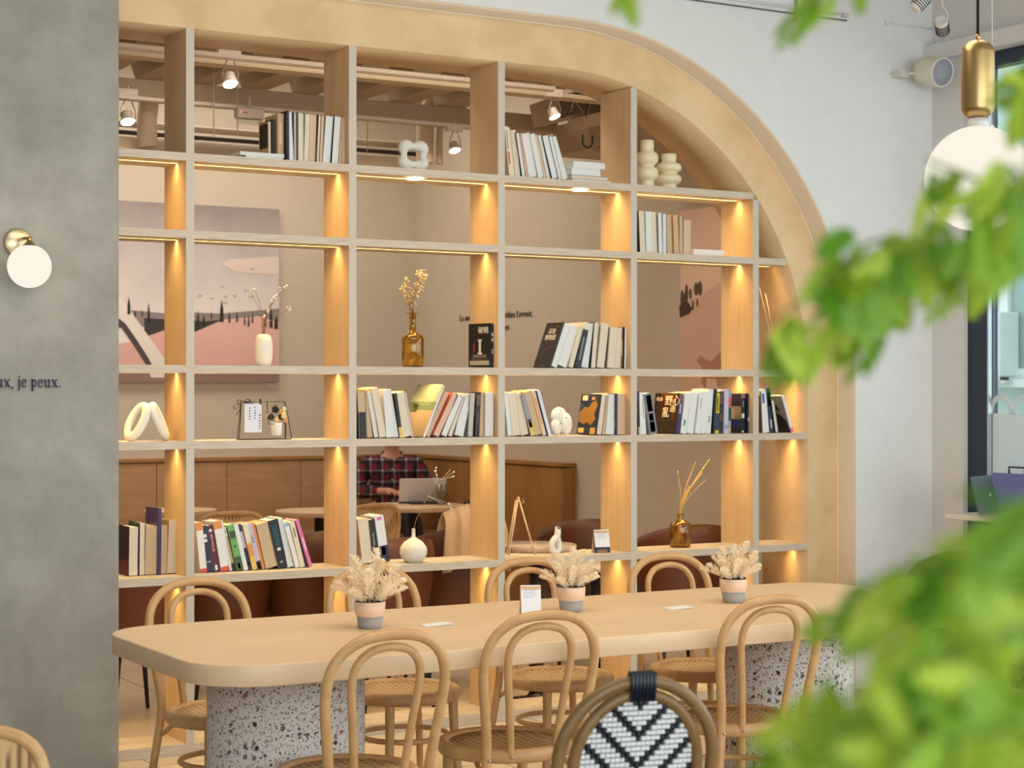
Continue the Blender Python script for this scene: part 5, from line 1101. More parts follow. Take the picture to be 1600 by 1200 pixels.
# wooden easel
v = empty('tabletop_easel', at(812, 7.09, z5), 'small pale wooden easel standing on the lowest lit shelf', 'easel')
k = ZD(812, 7.09)/FPX; E = lambda px, py, y=0: Vector(((px-812)*k, y, max(0.004, (866-py)*k)))
for p0, p1, nm in ((E(792, 866), E(809, 775), 'leg'), (E(840, 866), E(810, 775), 'leg'), (E(802, 864, 0.07), E(808, 778, 0.012), 'leg')): MB().tube([p0, p1], 0.0042, 8).build(nm, PALEWOOD, v)
MB().box(tuple(E(790, 850.5, -0.014)), tuple(E(842, 847.5, -0.002))).build('crossbar', PALEWOOD, v)
MB().ball(E(816, 777, -0.01), 0.0025, 6, 4).ball(E(817, 781, -0.01), 0.0025, 6, 4).ball(E(815, 783, -0.01), 0.0022, 6, 4).build('blossom', BLO, v)['kind'] = 'stuff'
MB().ball(E(809, 775, -0.002), 0.007, 8, 6).build('top_joint', PALEWOOD, v)
# white abstract sculpture
v = empty('tube_sculpture', at(868, 7.08, z5), 'small white tube-necked abstract sculpture right of the easel', 'sculpture')
MB().tube(smooth([(0.012, 0, 0.012), (-0.012, 0, 0.016), (-0.022, 0, 0.042), (-0.012, 0, 0.066), (0.006, 0, 0.082), (0.012, 0, 0.10), (0.012, 0, 0.128)], 5), [0.015]*26+[0.0145, 0.014, 0.013, 0.012, 0.011], 14).tube(smooth([(0.0, 0, 0.013), (0.018, 0, 0.02), (0.021, 0, 0.045), (0.015, 0, 0.075), (0.012, 0, 0.09)], 5), 0.0115, 12).build('body', WC, v)
MB().lathe([(0.0001, -0.002), (0.008, -0.002), (0.006, 0.001)], 14, M=Matrix.Translation((0.012, -0.0108, 0.124)) @ Matrix.Rotation(R(70), 4, 'X')).build('dark_opening', BLACKM, v)
# card stands (codes left out: only faint print)
def card_stand(loc, wd, ht, lab, rz, frame, lift):
    t = empty('card_stand', loc, lab, 'card stand', None, rz)
    T1 = Matrix.Rotation(R(-13), 4, 'X'); T2 = Matrix.Translation((0, ht*0.42, 0)) @ Matrix.Rotation(R(13), 4, 'X')
    MB().box((-wd/2, 0, 0), (-wd/2+wd*0.18, 0.005, ht), T1).box((wd/2-wd*0.18, 0, 0), (wd/2, 0.005, ht), T1).box((-wd/2, 0, lift*0.6), (wd/2, 0.005, ht), T1).build('front_board', frame, t)
    MB().box((-wd/2, -0.005, 0), (wd/2, 0, ht), T2).build('rear_board', PALEWOOD, t)
    c = MB().box((-wd/2+0.002, -0.003, lift), (wd/2-0.001, -0.0004, ht+0.002), T1).build('card', paint((232, 232, 236), 0.5), t)
    for q in range(4): MB().box((-wd*0.36, -0.0034, ht*(0.86-0.07*q)), (wd*(0.30-0.12*(q % 2)), -0.0031, ht*(0.872-0.07*q)), T1).build('printed_line', paint((150, 150, 160), 0.6), c)
    return t
card_stand(at(942, 7.06, z5), 0.078, 0.105, 'small navy card stand on the lowest lit shelf beside the fourth upright', R(-10), paint((34, 42, 66), 0.5), 0.026)
p = WZ(830, 966, 0.7505); card_stand(p+Vector((0, 0, 0.0003)), 0.066, 0.102, 'wooden card stand on the long table left of the middle pot plant', R(-24), PALEWOOD, 0.012)
# ================================================================ THINGS ON THE LONG TABLE
FR = []
FRM = bpy.data.materials.new('dried_frond'); FRM.use_nodes = True; _n = FRM.node_tree; _p = _n.nodes['Principled BSDF']; _p.inputs['Base Color'].default_value = srgb(252, 240, 220); _p.inputs['Roughness'].default_value = 0.8
_t = _n.nodes.new('ShaderNodeBsdfTranslucent'); _t.inputs[0].default_value = srgb(255, 240, 214); _m = _n.nodes.new('ShaderNodeMixShader'); _m.inputs[0].default_value = 0.45
_n.links.new(_p.outputs[0], _m.inputs[1]); _n.links.new(_t.outputs[0], _m.inputs[2]); _n.links.new(_m.outputs[0], _n.nodes['Material Output'].inputs[0])
for vv in range(4):
    random.seed(20+vv); mb = MB(); Lf = 0.088+0.012*vv; sp = smooth([(0, 0, 0), (0.004, 0, Lf*0.4), (0.014+0.004*vv, 0, Lf*0.8), (0.022+0.004*vv, 0, Lf)], 5); mb.tube(sp, 0.0007, 4)
    n = 64
    for i in range(n):
        f_ = 0.12+0.88*i/n; q = sp[min(len(sp)-1, int(f_*(len(sp)-1)))]; a = i*2.4; ln = 0.020*math.sin(PI*min(1, f_*0.80+0.12))+0.004; wd = 0.0040
        dr = Vector((math.cos(a)*0.8, math.sin(a)*0.8, 0.75)).normalized(); sd = dr.cross(Vector((0, 0, 1))).normalized()*wd; up = Vector((0, 0, 0.0015)); b = len(mb.v)
        mb.v += [tuple(q), tuple(q+dr*ln*0.5+sd), tuple(q+dr*ln), tuple(q+dr*ln*0.5-sd), tuple(q+dr*ln*0.5+up)]
        mb.f += [(b, b+1, b+4), (b+1, b+2, b+4), (b+2, b+3, b+4), (b+3, b, b+4)]; mb.sm += [False]*4
    FR.append(mb.mesh('feathery_frond', FRM))
def pot_plant(px, py, lab, seed, s=1.0, sf=1.0):
    p = WZ(px, py, 0.7505); t = empty('potted_plant', (p.x, p.y, 0.7505), lab, 'potted plant', 'feathery pot plants on the long table')
    MB().lathe([(0.033*s, 0), (0.036*s, 0.003), (0.040*s, 0.036*s)], 32).build('pot_lower', paint((164, 160, 154), 0.6), t)['label'] = 'grey lower half of the pot'
    MB().lathe([(0.040*s, 0.0361*s), (0.046*s, 0.050*s), (0.0475*s, 0.080*s), (0.044*s, 0.080*s), (0.042*s, 0.066*s), (0.0001, 0.066*s)], 32, cap=False).build('pot_upper', paint((236, 200, 168), 0.6), t)
    random.seed(seed); b = MB()
    for q in range(46):
        a = random.uniform(0, 2*PI); r_ = random.uniform(0.01, 0.042)*s; b.ball((r_*math.cos(a), r_*math.sin(a), 0.072*s+random.uniform(0, 0.010)), 0.0055, 5, 3)
    b.build('dark_moss', paint((52, 58, 40), 0.9), t)['kind'] = 'stuff'
    for q in range(20):
        az = q*2.4; tl = (0.14+0.045*(q % 15))*1.2 if q > 3 else 0.09*q
        sc_ = s*sf*(1.0 if q > 3 else 1.25)*random.uniform(0.85, 1.08); rr_ = 0.016*s*min(1, tl*2)
        link_mesh('feathery_frond', FR[q % 4], t, (rr_*math.cos(az), rr_*math.sin(az), 0.072*s), (0, tl, az), sc_)
pot_plant(578, 981, 'pot plant with cream feathery fronds, leftmost of three on the long table', 1, 1.0, 1.22)
pot_plant(892, 955, 'pot plant with cream feathery fronds, middle one behind a bentwood chair', 2)
pot_plant(1146, 941, 'pot plant with cream feathery fronds, rightmost of three on the long table', 3)
for px0, py0, px1, py1, lab in ((660, 979, 704, 974, 'white folded leaflet lying on the table right of the leftmost pot plant'), (1037, 954, 1081, 947, 'white folded leaflet lying on the table left of the rightmost pot plant')):
    a = WZ((px0+px1)/2, (py0+py1)/2, 0.7505)
    t = MB().box((-0.045, -0.028, 0.0), (0.045, 0.028, 0.0012)).box((-0.045, -0.0275, 0.0012), (0.043, 0.028, 0.0028), Matrix.Rotation(R(-3), 4, 'Y')).build('leaflet', paint((240, 238, 234), 0.6), loc=(a.x, a.y, 0.7512), rot=(0, 0, R(-8))); tag(t, lab, 'leaflet')
# ================================================================ LAMPS AND FITTINGS OF THE FRONT ROOM
GLOBE = emit('opal_globe_glow', (1.0, 0.93, 0.80), 1.05)
q = WY(28, 380, YSW); s_ = empty('wall_sconce', (q.x, YSW, q.z), 'brass wall sconce with round opal globe on the grey concrete wall', 'wall lamp')
MB().lathe([(0.0001, 0.0), (0.054, 0.0), (0.054, -0.012), (0.050, -0.016), (0.0001, -0.016)], 36, ax='y', cap=False).build('wall_plate', paint((214, 196, 160), 0.3, 0.8), s_)
g = WY(46, 416, YSW-0.115); gl = Vector((g.x-q.x, -0.115, g.z-q.z))
MB().tube([(0, -0.012, 0.012), (0, -0.10, 0.012), (gl.x, gl.y, gl.z+0.10)], 0.006, 8).ball((gl.x, gl.y, gl.z+0.102), 0.009, 10, 8).lathe([(0.006, 0.098), (0.012, 0.09), (0.030, 0.074), (0.034, 0.070)], 20, (gl.x, gl.y, gl.z), cap=False).build('brass_arm', BRASS, s_)
MB().ball(tuple(gl), 0.081, 32, 20).build('opal_globe', GLOBE, s_)
def ptlight(name, loc, e, c, r):
    l = bpy.data.lights.new(name, 'POINT'); l.energy = e; l.color = c; l.shadow_soft_size = r; o = bpy.data.objects.new(name, l); COL.objects.link(o); o.location = loc
ptlight('sconce_light', (g.x, YSW-0.24, g.z), 2.2, (1, 0.9, 0.76), 0.08)
ZP = 4.9; g = Vector((0, 0, CZ))+ray(1528, 279)*ZP; R_ = 82*ZP/FPX; k = ZP/FPX
pn = empty('pendant_lamp', tuple(g), 'pendant lamp with brass capsule over a big opal globe at the upper right', 'pendant lamp')
MB().ball((0, 0, 0), R_, 40, 26).build('opal_globe', GLOBE, pn)
za = (279-187)*k; zb_ = (279-62)*k; rc = 25.5*k
MB().lathe([(0.0001, R_*0.97), (16*k, R_*0.98), (16*k, za+0.002), (0.0001, za+0.002)], 24, cap=False).build('white_collar', paint((214, 210, 200), 0.35), pn)
pr = [(10*k, za)]+[(rc*math.sin(PI/2*i/6), za+rc*0.75*(1-math.cos(PI/2*i/6))) for i in range(2, 7)]+[(rc*math.cos(PI/2*i/6), zb_-rc*0.8+rc*0.8*math.sin(PI/2*i/6)) for i in range(0, 7)]
MB().lathe(pr, 40, cap=False).build('brass_capsule', BRASS, pn)
MB().lathe([(0.006, zb_-0.004), (0.006, zb_+0.012), (0.003, zb_+0.016)], 12).build('cord_grip', BRASS, pn)
MB().tube([(0, 0, zb_+0.01), (0, 0, 3.6-g.z)], 0.0042, 8).build('cord', BLACKM, pn); MB().lathe([(0.05, 3.575-g.z), (0.05, 3.598-g.z)], 24).build('ceiling_rose', BRASS, pn)
ptlight('pendant_light', (g.x-0.12, g.y+0.0, g.z-R_-0.03), 3, (1, 0.92, 0.8), 0.1)
d = ray(1550, 100)*5.6; tag(MB().tube([(d.x, d.y, 3.6), (d.x, d.y, CZ+(616-210)*5.6/FPX)], 0.0018, 6).lathe([(0.0001, 0), (0.009, 0), (0.007, 0.03), (0.0001, 0.035)], 10, (d.x, d.y, CZ+(616-212)*5.6/FPX), cap=False).build('hanging_cord', paint((206, 200, 190), 0.5)), 'thin pale cord hanging from the ceiling right of the pendant lamp', 'cord')
# cylindrical speaker on the wall
q = WY(1462, 112, YW-0.18); sp_ = empty('wall_speaker', tuple(q), 'white cylindrical speaker with grey front on the white wall by the ceiling', 'speaker')
fw = (Vector((-0.5075, -0.8616, 0))*0.85+Vector((0.8616, -0.5075, 0))*0.50+Vector((0, 0, -0.22))).normalized(); Mq = fw.to_track_quat('Z', 'Y').to_matrix().to_4x4()
MB().lathe([(0.045, -0.11), (0.064, -0.095), (0.073, -0.05), (0.075, 0.045), (0.073, 0.052), (0.067, 0.054), (0.065, 0.046)], 36, M=Mq).build('shell', paint((224, 218, 204), 0.5), sp_)
MB().lathe([(0.0001, 0.047), (0.0655, 0.047), (0.0655, 0.049), (0.0001, 0.051)], 36, M=Mq, cap=False).build('speaker_grille', paint((168, 170, 180), 0.7, 0, 0.5, 300), sp_)
MB().box((-0.13, 0.115, -0.016), (-0.065, 0.178, 0.016)).tube([(-0.10, 0.13, 0), (-0.02, 0.05, 0)], 0.009, 8).build('bracket', paint((220, 216, 206), 0.5), sp_)
# ceiling spotlights near the window, white wall conduit
def head(px, py, Y, lab, ang):
    q = WY(px, py, Y); t = empty('track_spotlight', tuple(q), lab, 'spotlight'); M = Euler(ang).to_matrix().to_4x4()
    MB().lathe([(0.022, -0.05), (0.030, -0.04), (0.030, 0.045), (0.026, 0.05), (0.022, 0.04)], 24, M=M).build('lamp_head', paint((226, 224, 218), 0.4), t)
    f = MB()
    for kk in range(6): f.lathe([(0.0302, -0.034+kk*0.011), (0.0335, -0.034+kk*0.011), (0.0335, -0.0305+kk*0.011), (0.0302, -0.0305+kk*0.011)], 20, M=M, cap=False)
    f.build('cooling_fin', paint((70, 72, 76), 0.4), t)['kind'] = 'stuff'
    MB().tube([(0.03, 0, 0.0), (0.036, 0, 0.06), (0.0, 0, 0.10), (0, 0, 3.6-q.z-0.03)], 0.006, 8).build('yoke', PIPEW, t); MB().box((-0.06, -0.018, 3.6-q.z-0.035), (0.06, 0.018, 3.6-q.z-0.001)).build('mount', PIPEW, t)
head(1472, 42, 6.3, 'white ribbed spotlight hanging above the wall speaker', (R(35), R(-55), 0)); head(1440, 2, 6.0, 'white spotlight cut off by the top edge left of the pendant cord', (R(20), R(40), 0))
a = WY(1060, -3, YW-0.02); b = WY(1325, 32, YW-0.02)
cd = empty('wall_conduit', (b.x, YW, b.z), 'thin dark cable rail along the white wall above the arch', 'conduit')
MB().tube([(a.x-0.8-b.x, -0.012, 0.0), (0, -0.012, 0)], 0.0035, 6).build('cable', paint((86, 86, 90), 0.5), cd); MB().tube([(a.x-0.8-b.x, -0.012, 0.028), (-0.05, -0.012, 0.028)], 0.006, 6).build('pale_tube', WHITEP, cd)
MB().box((-0.32, -0.02, -0.03), (-0.31, 0, 0.075)).build('clamp', paint((150, 150, 152), 0.4), cd); MB().box((-0.03, -0.03, 0.016), (-0.0, 0, 0.034)).build('end_clip', paint((206, 206, 206), 0.4), cd)
a = WY(1388, 36, YW-0.01); b = WY(1465, 46, YW-0.01); tag(MB().tube([(a.x, YW-0.008, a.z), (b.x, YW-0.008, b.z)], 0.004, 6).box((a.x-0.02, YW-0.02, a.z-0.012), (a.x, YW, a.z+0.012)).build('wall_wire', WHITEP), 'short white wire clipped high on the white wall left of spotlight', 'wire')

# ================================================================ THINGS BY THE WINDOW (right)
ct = empty('window_counter', (6.36, 5.75, 0), 'narrow white counter by the window right of the white wall', 'table')
MB().box((-0.15, -0.5, 0.86), (0.155, 0.71, 0.885)).build('counter_top', paint((226, 226, 222), 0.4), ct, bevel=0.004)
for y in (-0.45, 0.48): MB().box((-0.12, y-0.02, 0), (-0.08, y+0.02, 0.86)).box((0.08, y-0.02, 0), (0.12, y+0.02, 0.86)).build('leg', BLACKM, ct)
q = Vector((XA(1566, 6.05)*1.0, 6.05, 0.8852))
lp_ = empty('laptop', (6.30, 6.13, 0.8855), 'grey laptop with rounded lid and round white emblem on the window counter', 'laptop', rz=R(24))
MB().prism(rrect(-0.13, -0.09, 0.13, 0.10, 0.02), 0, 0.012, 'z').build('base', paint((176, 180, 184), 0.3, 0.6), lp_)
Ml = Matrix.Translation((0, 0.098, 0.012)) @ Matrix.Rotation(R(-14), 4, 'X') @ Matrix(((-1, 0, 0, 0), (0, -1, 0, 0), (0, 0, 1, 0), (0, 0, 0, 1)))
MB().prism(rrect(-0.13, 0.0, 0.13, 0.18, 0.02), -0.003, 0.003, 'y', M=Ml).build('lid', paint((110, 124, 122), 0.35, 0.5), lp_); MB().lathe([(0.0001, 0), (0.009, 0), (0.009, 0.0015), (0.0001, 0.0015)], 20, M=Matrix.Translation((0, 0.094, 0.10)) @ Matrix.Rotation(R(90), 4, 'X'), cap=False).build('emblem', WHITEP, lp_)
bp_ = empty('blue_screen_board', (6.500, 6.315, 0.8855), 'tall blue-violet board standing on the counter behind the laptop', 'board', rz=R(-90))
MB().box((-0.12, 0, 0.0), (0.12, 0.012, 0.19)).build('panel', paint((112, 120, 184), 0.5), bp_); MB().box((-0.06, -0.03, 0.0), (0.06, 0.0, 0.006)).build('foot', BLACKM, bp_)
MB().tube([(-0.02, 0.006, 0.19), (-0.02, 0.006, 0.22), (0.08, 0.006, 0.22), (0.08, 0.006, 0.19)], 0.005, 6).build('handle', BLACKM, bp_)

# ================================================================ PERSON AT THE LAPTOP
def skin_obj(name, V, Eg, mat, parent=None, sub=2, root=0):
    me = bpy.data.meshes.new(name); me.from_pydata([p for p, r in V], Eg, [])
    me.materials.append(mat); o = bpy.data.objects.new(name, me); COL.objects.link(o)
    m = o.modifiers.new('skin', 'SKIN'); m.use_smooth_shade = True
    for i, (p, r) in enumerate(V):
        sv = me.skin_vertices[0].data[i]; sv.radius = r if isinstance(r, tuple) else (r, r); sv.use_root = (i == root)
    if parent is not None: o.parent = parent
    s = o.modifiers.new('sub', 'SUBSURF'); s.levels = sub; s.render_levels = sub
    dg = bpy.context.evaluated_depsgraph_get(); nm = bpy.data.meshes.new_from_object(o.evaluated_get(dg)); o.modifiers.clear(); o.data = nm
    for p_ in nm.polygons: p_.use_smooth = True
    if not nm.materials: nm.materials.append(mat)
    return o
SKIN = paint((204, 154, 122), 0.55)
V = [((0, 0.02, 0.57), (0.15, 0.12)), ((0, 0.02, 0.72), (0.135, 0.10)), ((0, 0.0, 0.88), (0.155, 0.105)), ((0, -0.02, 0.955), (0.09, 0.065)), ((0, -0.045, 1.045), 0.048), ((0, -0.065, 1.085), 0.055), ((0, -0.075, 1.14), (0.070, 0.085)), ((0, -0.07, 1.205), (0.074, 0.088)), ((0, -0.06, 1.25), (0.055, 0.065))]
Eg = [(i, i+1) for i in range(8)]
def limb(start, pts):
    prev = start
    for p, r in pts: V.append((p, r)); Eg.append((prev, len(V)-1)); prev = len(V)-1
    return prev
hands = []
for s, el, wr, hd in ((-1, (-0.265, -0.06, 0.755), (-0.06, -0.36, 0.775), (-0.01, -0.44, 0.775)), (1, (0.27, -0.06, 0.76), (0.14, -0.33, 0.785), (0.10, -0.41, 0.780))):
    w0 = limb(3, [((s*0.165, -0.01, 0.955), 0.055), ((s*0.215, -0.02, 0.87), 0.05), (el, 0.042), (tuple((Vector(el)+Vector(wr))/2), 0.038), (wr, 0.026), (hd, (0.034, 0.018))])
    dv = (Vector(hd)-Vector(wr)).normalized(); sd = dv.cross(Vector((0, 0, 1))).normalized(); up = Vector((0, 0, 1)); h = Vector(hd)
    for f, ln in ((-0.027, 0.072), (-0.009, 0.082), (0.009, 0.076), (0.027, 0.058)):
        b = h+dv*0.028+sd*f; limb(w0, [(tuple(b), 0.0095), (tuple(b+dv*ln*0.45+up*0.004), 0.0085), (tuple(b+dv*ln*0.8-up*0.012), 0.0078), (tuple(b+dv*ln-up*0.024), 0.0065)])
    b = h-dv*0.012+sd*(s*-0.032); limb(w0, [(tuple(b), 0.0105), (tuple(b+dv*0.03+sd*(s*-0.012)-up*0.006), 0.0095), (tuple(b+dv*0.052+sd*(s*-0.010)-up*0.012), 0.008)])
for s in (-1, 1):
    limb(0, [((s*0.10, -0.05, 0.55), 0.085), ((s*0.13, -0.25, 0.53), 0.075), ((s*0.14, -0.44, 0.50), 0.06), ((s*0.14, -0.46, 0.28), 0.05), ((s*0.14, -0.44, 0.08), 0.035), ((s*0.145, -0.50, 0.045), (0.036, 0.03)), ((s*0.15, -0.60, 0.032), (0.036, 0.024))])
PX = Vector((XA(612, 11.78), 11.78, 0))
per = skin_obj('person', V, Eg, SKIN); per.location = PX; per.rotation_euler = (0, 0, R(-25))
tag(per, 'person in red and black plaid shirt sitting at the laptop in the back room', 'person')
def plaid():
    m, nt, p = newmat('plaid_flannel'); tc = nt.nodes.new('ShaderNodeTexCoord'); sx = nt.nodes.new('ShaderNodeSeparateXYZ'); nt.links.new(tc.outputs['Object'], sx.inputs[0])
    def mth(op, a, b=None, c=None):
        n = nt.nodes.new('ShaderNodeMath'); n.operation = op
        for i, v_ in enumerate((a, b, c)):
            if v_ is None: continue
            if isinstance(v_, (int, float)): n.inputs[i].default_value = v_
            else: nt.links.new(v_, n.inputs[i])
        return n.outputs[0]
    def band(ax, off_, per_, wd): return mth('LESS_THAN', mth('FRACT', mth('ADD', mth('DIVIDE', sx.outputs[ax], per_), off_)), wd)
    bx_, bz_ = band(0, 10.27, 0.085, 0.5), band(2, 0.05, 0.08, 0.5); wx, wz = band(0, 10.9, 0.085, 0.16), band(2, 0.72, 0.08, 0.18)
    def mix(f, a, b):
        n = nt.nodes.new('ShaderNodeMixRGB')
        nt.links.new(f, n.inputs[0])
        for i, v_ in ((1, a), (2, b)):
            if isinstance(v_, tuple): n.inputs[i].default_value = srgb(v_)
            else: nt.links.new(v_, n.inputs[i])
        return n.outputs[0]
    c = mix(mth('MULTIPLY', bx_, bz_), mix(mth('MAXIMUM', bx_, bz_), (112, 22, 36), (46, 18, 28)), (14, 14, 22))
    c = mix(mth('MULTIPLY', mth('MAXIMUM', wx, wz), 0.30), c, (170, 150, 160)); c = mix(mth('MULTIPLY', wx, wz), c, (190, 170, 178))
    nt.links.new(c, p.inputs['Base Color']); p.inputs['Roughness'].default_value = 0.9; return m
PL = plaid()
Vp, Ep = V, Eg
V = [((0, 0.02, 0.52), (0.172, 0.14)), ((0, 0.02, 0.70), (0.160, 0.125)), ((0, 0.0, 0.87), (0.178, 0.125)), ((0, -0.015, 0.955), (0.150, 0.105)), ((0, -0.025, 1.005), (0.092, 0.078)), ((0, -0.035, 1.045), (0.064, 0.060))]; Eg = [(0, 1), (1, 2), (2, 3), (3, 4), (4, 5)]
for s, el, wr in ((-1, (-0.265, -0.06, 0.755), (-0.06, -0.36, 0.775)), (1, (0.27, -0.06, 0.76), (0.14, -0.33, 0.785))):
    limb(3, [((s*0.170, -0.01, 0.955), 0.072), ((s*0.222, -0.02, 0.87), 0.068), (el, 0.060), (tuple(Vector(el)*0.5+Vector(wr)*0.5), 0.053), (tuple(Vector(el)*0.12+Vector(wr)*0.88), 0.040)])
sh = skin_obj('plaid_shirt', V, Eg, PL, per)
V = [((0, 0.03, 0.56), (0.16, 0.13)), ((0, 0.03, 0.62), (0.14, 0.11))]; Eg = [(0, 1)]
for s in (-1, 1): limb(0, [((s*0.10, -0.05, 0.55), 0.10), ((s*0.13, -0.25, 0.53), 0.088), ((s*0.14, -0.44, 0.50), 0.073), ((s*0.14, -0.46, 0.28), 0.062), ((s*0.14, -0.44, 0.10), 0.05)])
skin_obj('dark_trousers', V, Eg, paint((34, 34, 44), 0.85), per)
for s in (-1, 1): MB().ball((s*0.148, -0.54, 0.045), 0.05, 14, 10, (0.9, 2.1, 0.85)).build('shoe', BLACKM, per)
MB().tube([(-0.060, -0.052, 1.02), (-0.066, -0.01, 1.035), (-0.03, 0.035, 1.045), (0.03, 0.035, 1.045), (0.066, -0.01, 1.035), (0.060, -0.052, 1.02), (0.02, -0.11, 0.968)], 0.012, 8, flat=0.8).build('collar', PL, per)
b = MB()
for kk in range(5): b.ball((0.0, -0.135+0.004*kk, 0.92-kk*0.075), 0.005, 8, 6)
b.build('shirt_button', WHITEP, per)['kind'] = 'stuff'
MB().ball((0, -0.055, 1.215), 0.094, 24, 16, (0.90, 1.05, 0.80)).ball((0, -0.02, 1.17), 0.085, 18, 12, (0.95, 0.8, 1.0)).build('hair', paint((38, 30, 26), 0.8, 0, 0.5, 80), per)
for s in (-1, 1):
    MB().ball((s*0.030, -0.148, 1.165), 0.010, 12, 8, (1, 0.6, 0.7)).build('eye', paint((40, 30, 26), 0.3), per); MB().ball((s*0.076, -0.07, 1.155), 0.02, 12, 8, (0.4, 0.8, 1.3)).build('ear', SKIN, per); MB().tube([(s*0.045, -0.150, 1.185), (s*0.018, -0.156, 1.188)], 0.004, 6).build('eyebrow', paint((38, 30, 26), 0.8), per)
MB().ball((0, -0.162, 1.135), 0.014, 12, 8, (0.8, 1.0, 1.4)).build('nose', SKIN, per); MB().tube([(-0.022, -0.148, 1.105), (0, -0.155, 1.103), (0.022, -0.148, 1.105)], 0.005, 6).build('mouth', paint((160, 90, 84), 0.5), per)

# laptop, pen, cup, coat in the back room
q = WZ(663, 787, 0.7505); lt = empty('laptop', (q.x, q.y+0.03, 0.7508), 'open silver laptop on the round table in front of the person', 'laptop', rz=R(-22))
MB().prism(rrect(-0.15, 0.0, 0.15, 0.21, 0.012), 0, 0.014, 'z').build('base', paint((44, 44, 48), 0.4), lt)
Ml = Matrix.Translation((0, 0.002, 0.014)) @ Matrix.Rotation(R(17), 4, 'X'); MB().prism(rrect(-0.15, 0.0, 0.15, 0.155, 0.01), -0.003, 0.003, 'y', M=Ml @ Matrix(((1, 0, 0, 0), (0, 1, 0, 0), (0, 0, 1, 0), (0, 0, 0, 1)))).build('lid', paint((232, 226, 226), 0.4, 0.0), lt)
tag(MB().box((-0.14, -0.02, 0), (0.10, 0.16, 0.012)).build('notebook', paint((40, 36, 38), 0.6), loc=(q.x+0.02, q.y-0.075, 0.7508), rot=(0, 0, R(-22))), 'thin dark notebook on the round table under the laptop edge', 'notebook')
q2 = WZ(628, 781, 0.775); tag(MB().tube([(0, 0, 0), (0.02, 0.0, 0.012), (0.075, -0.03, 0.052), (0.12, -0.02, 0.06)], 0.003, 6).build('pen', paint((232, 220, 206), 0.4), loc=(q2.x-0.03, q2.y, 0.762)), 'white pen held in the hand of the person in plaid', 'pen')
q = WZ(700, 789, 0.7505); cu = empty('iced_drink', (q.x-0.03, q.y+0.03, 0.7508), 'tall glass of iced coffee beside the silver laptop', 'drink')
MB().lathe([(0.027, 0.0), (0.029, 0.002), (0.037, 0.135), (0.0355, 0.135), (0.0275, 0.006)], 24, cap=False).build('glass', VGLASS, cu); MB().lathe([(0.0001, 0.004), (0.026, 0.004), (0.0325, 0.095), (0.0001, 0.095)], 24, cap=False).build('coffee', paint((150, 104, 58), 0.4), cu); MB().tube([(0.0, 0, 0.03), (-0.055, 0.0, 0.175)], 0.003, 6).build('straw', WHITEP, cu)
cm = bpy.data.objects.get('tub_chair.001'); cp_ = cm.location.copy()
ct_ = empty('coat', (cp_.x+0.02, cp_.y-0.0, 0.80), 'beige coat draped over the leather tub chair right of the laptop', 'coat', rz=R(-10))
mb = MB(); nu, nv = 26, 16
for j in range(nv+1):
    v_ = j/nv; ang = PI*v_; 
    for i in range(nu+1):
        u = i/nu-0.5; fold = 0.014*math.sin(u*26+v_*2)+0.009*math.sin(u*47+1)
        if v_ < 0.5: z = 0.12-abs(u)*0.10-(0.5-v_)*0.56; y = -0.31-0.02*(0.5-v_)-fold
        else: z = 0.12-abs(u)*0.10-(v_-0.5)*0.40; y = -0.205+fold*0.6
        k2 = 1-min(1, abs(v_-0.5)/0.08); y = y*(1-k2)+(-0.257)*k2; z += 0.012*k2
        mb.v.append((u*0.30*(1.0+0.15*(abs(v_-0.5)*2)), y, z))
for j in range(nv):
    for i in range(nu): a_ = j*(nu+1)+i; mb.f.append((a_, a_+1, a_+nu+2, a_+nu+1)); mb.sm.append(True)
o = mb.build('coat_cloth', paint((206, 176, 142), 0.9, 0, 0.2, 150), ct_); sdm = o.modifiers.new('thick', 'SOLIDIFY'); sdm.thickness = 0.012
MB().ball((0.06, -0.24, 0.125), 0.075, 16, 10, (1.3, 0.5, 0.38)).build('dark_lining', paint((60, 52, 46), 0.9), ct_)

# ================================================================ GREEN PLANT IN THE FOREGROUND
def leafmat(c1, c2):
    m = bpy.data.materials.new('leaf'); m.use_nodes = True; nt = m.node_tree; p = nt.nodes['Principled BSDF']; o = nt.nodes['Material Output']
    oi = nt.nodes.new('ShaderNodeObjectInfo'); r = nt.nodes.new('ShaderNodeValToRGB'); r.color_ramp.elements[0].color = srgb(c1); r.color_ramp.elements[1].color = srgb(c2); nt.links.new(oi.outputs['Random'], r.inputs[0])
    nt.links.new(r.outputs[0], p.inputs['Base Color']); p.inputs['Roughness'].default_value = 0.5
    t = nt.nodes.new('ShaderNodeBsdfTranslucent'); nt.links.new(r.outputs[0], t.inputs[0]); mx = nt.nodes.new('ShaderNodeMixShader'); mx.inputs[0].default_value = 0.5
    nt.links.new(p.outputs[0], mx.inputs[1]); nt.links.new(t.outputs[0], mx.inputs[2]); nt.links.new(mx.outputs[0], o.inputs['Surface']); return m
LF = leafmat((92, 150, 24), (196, 218, 74)); LEAVES = []
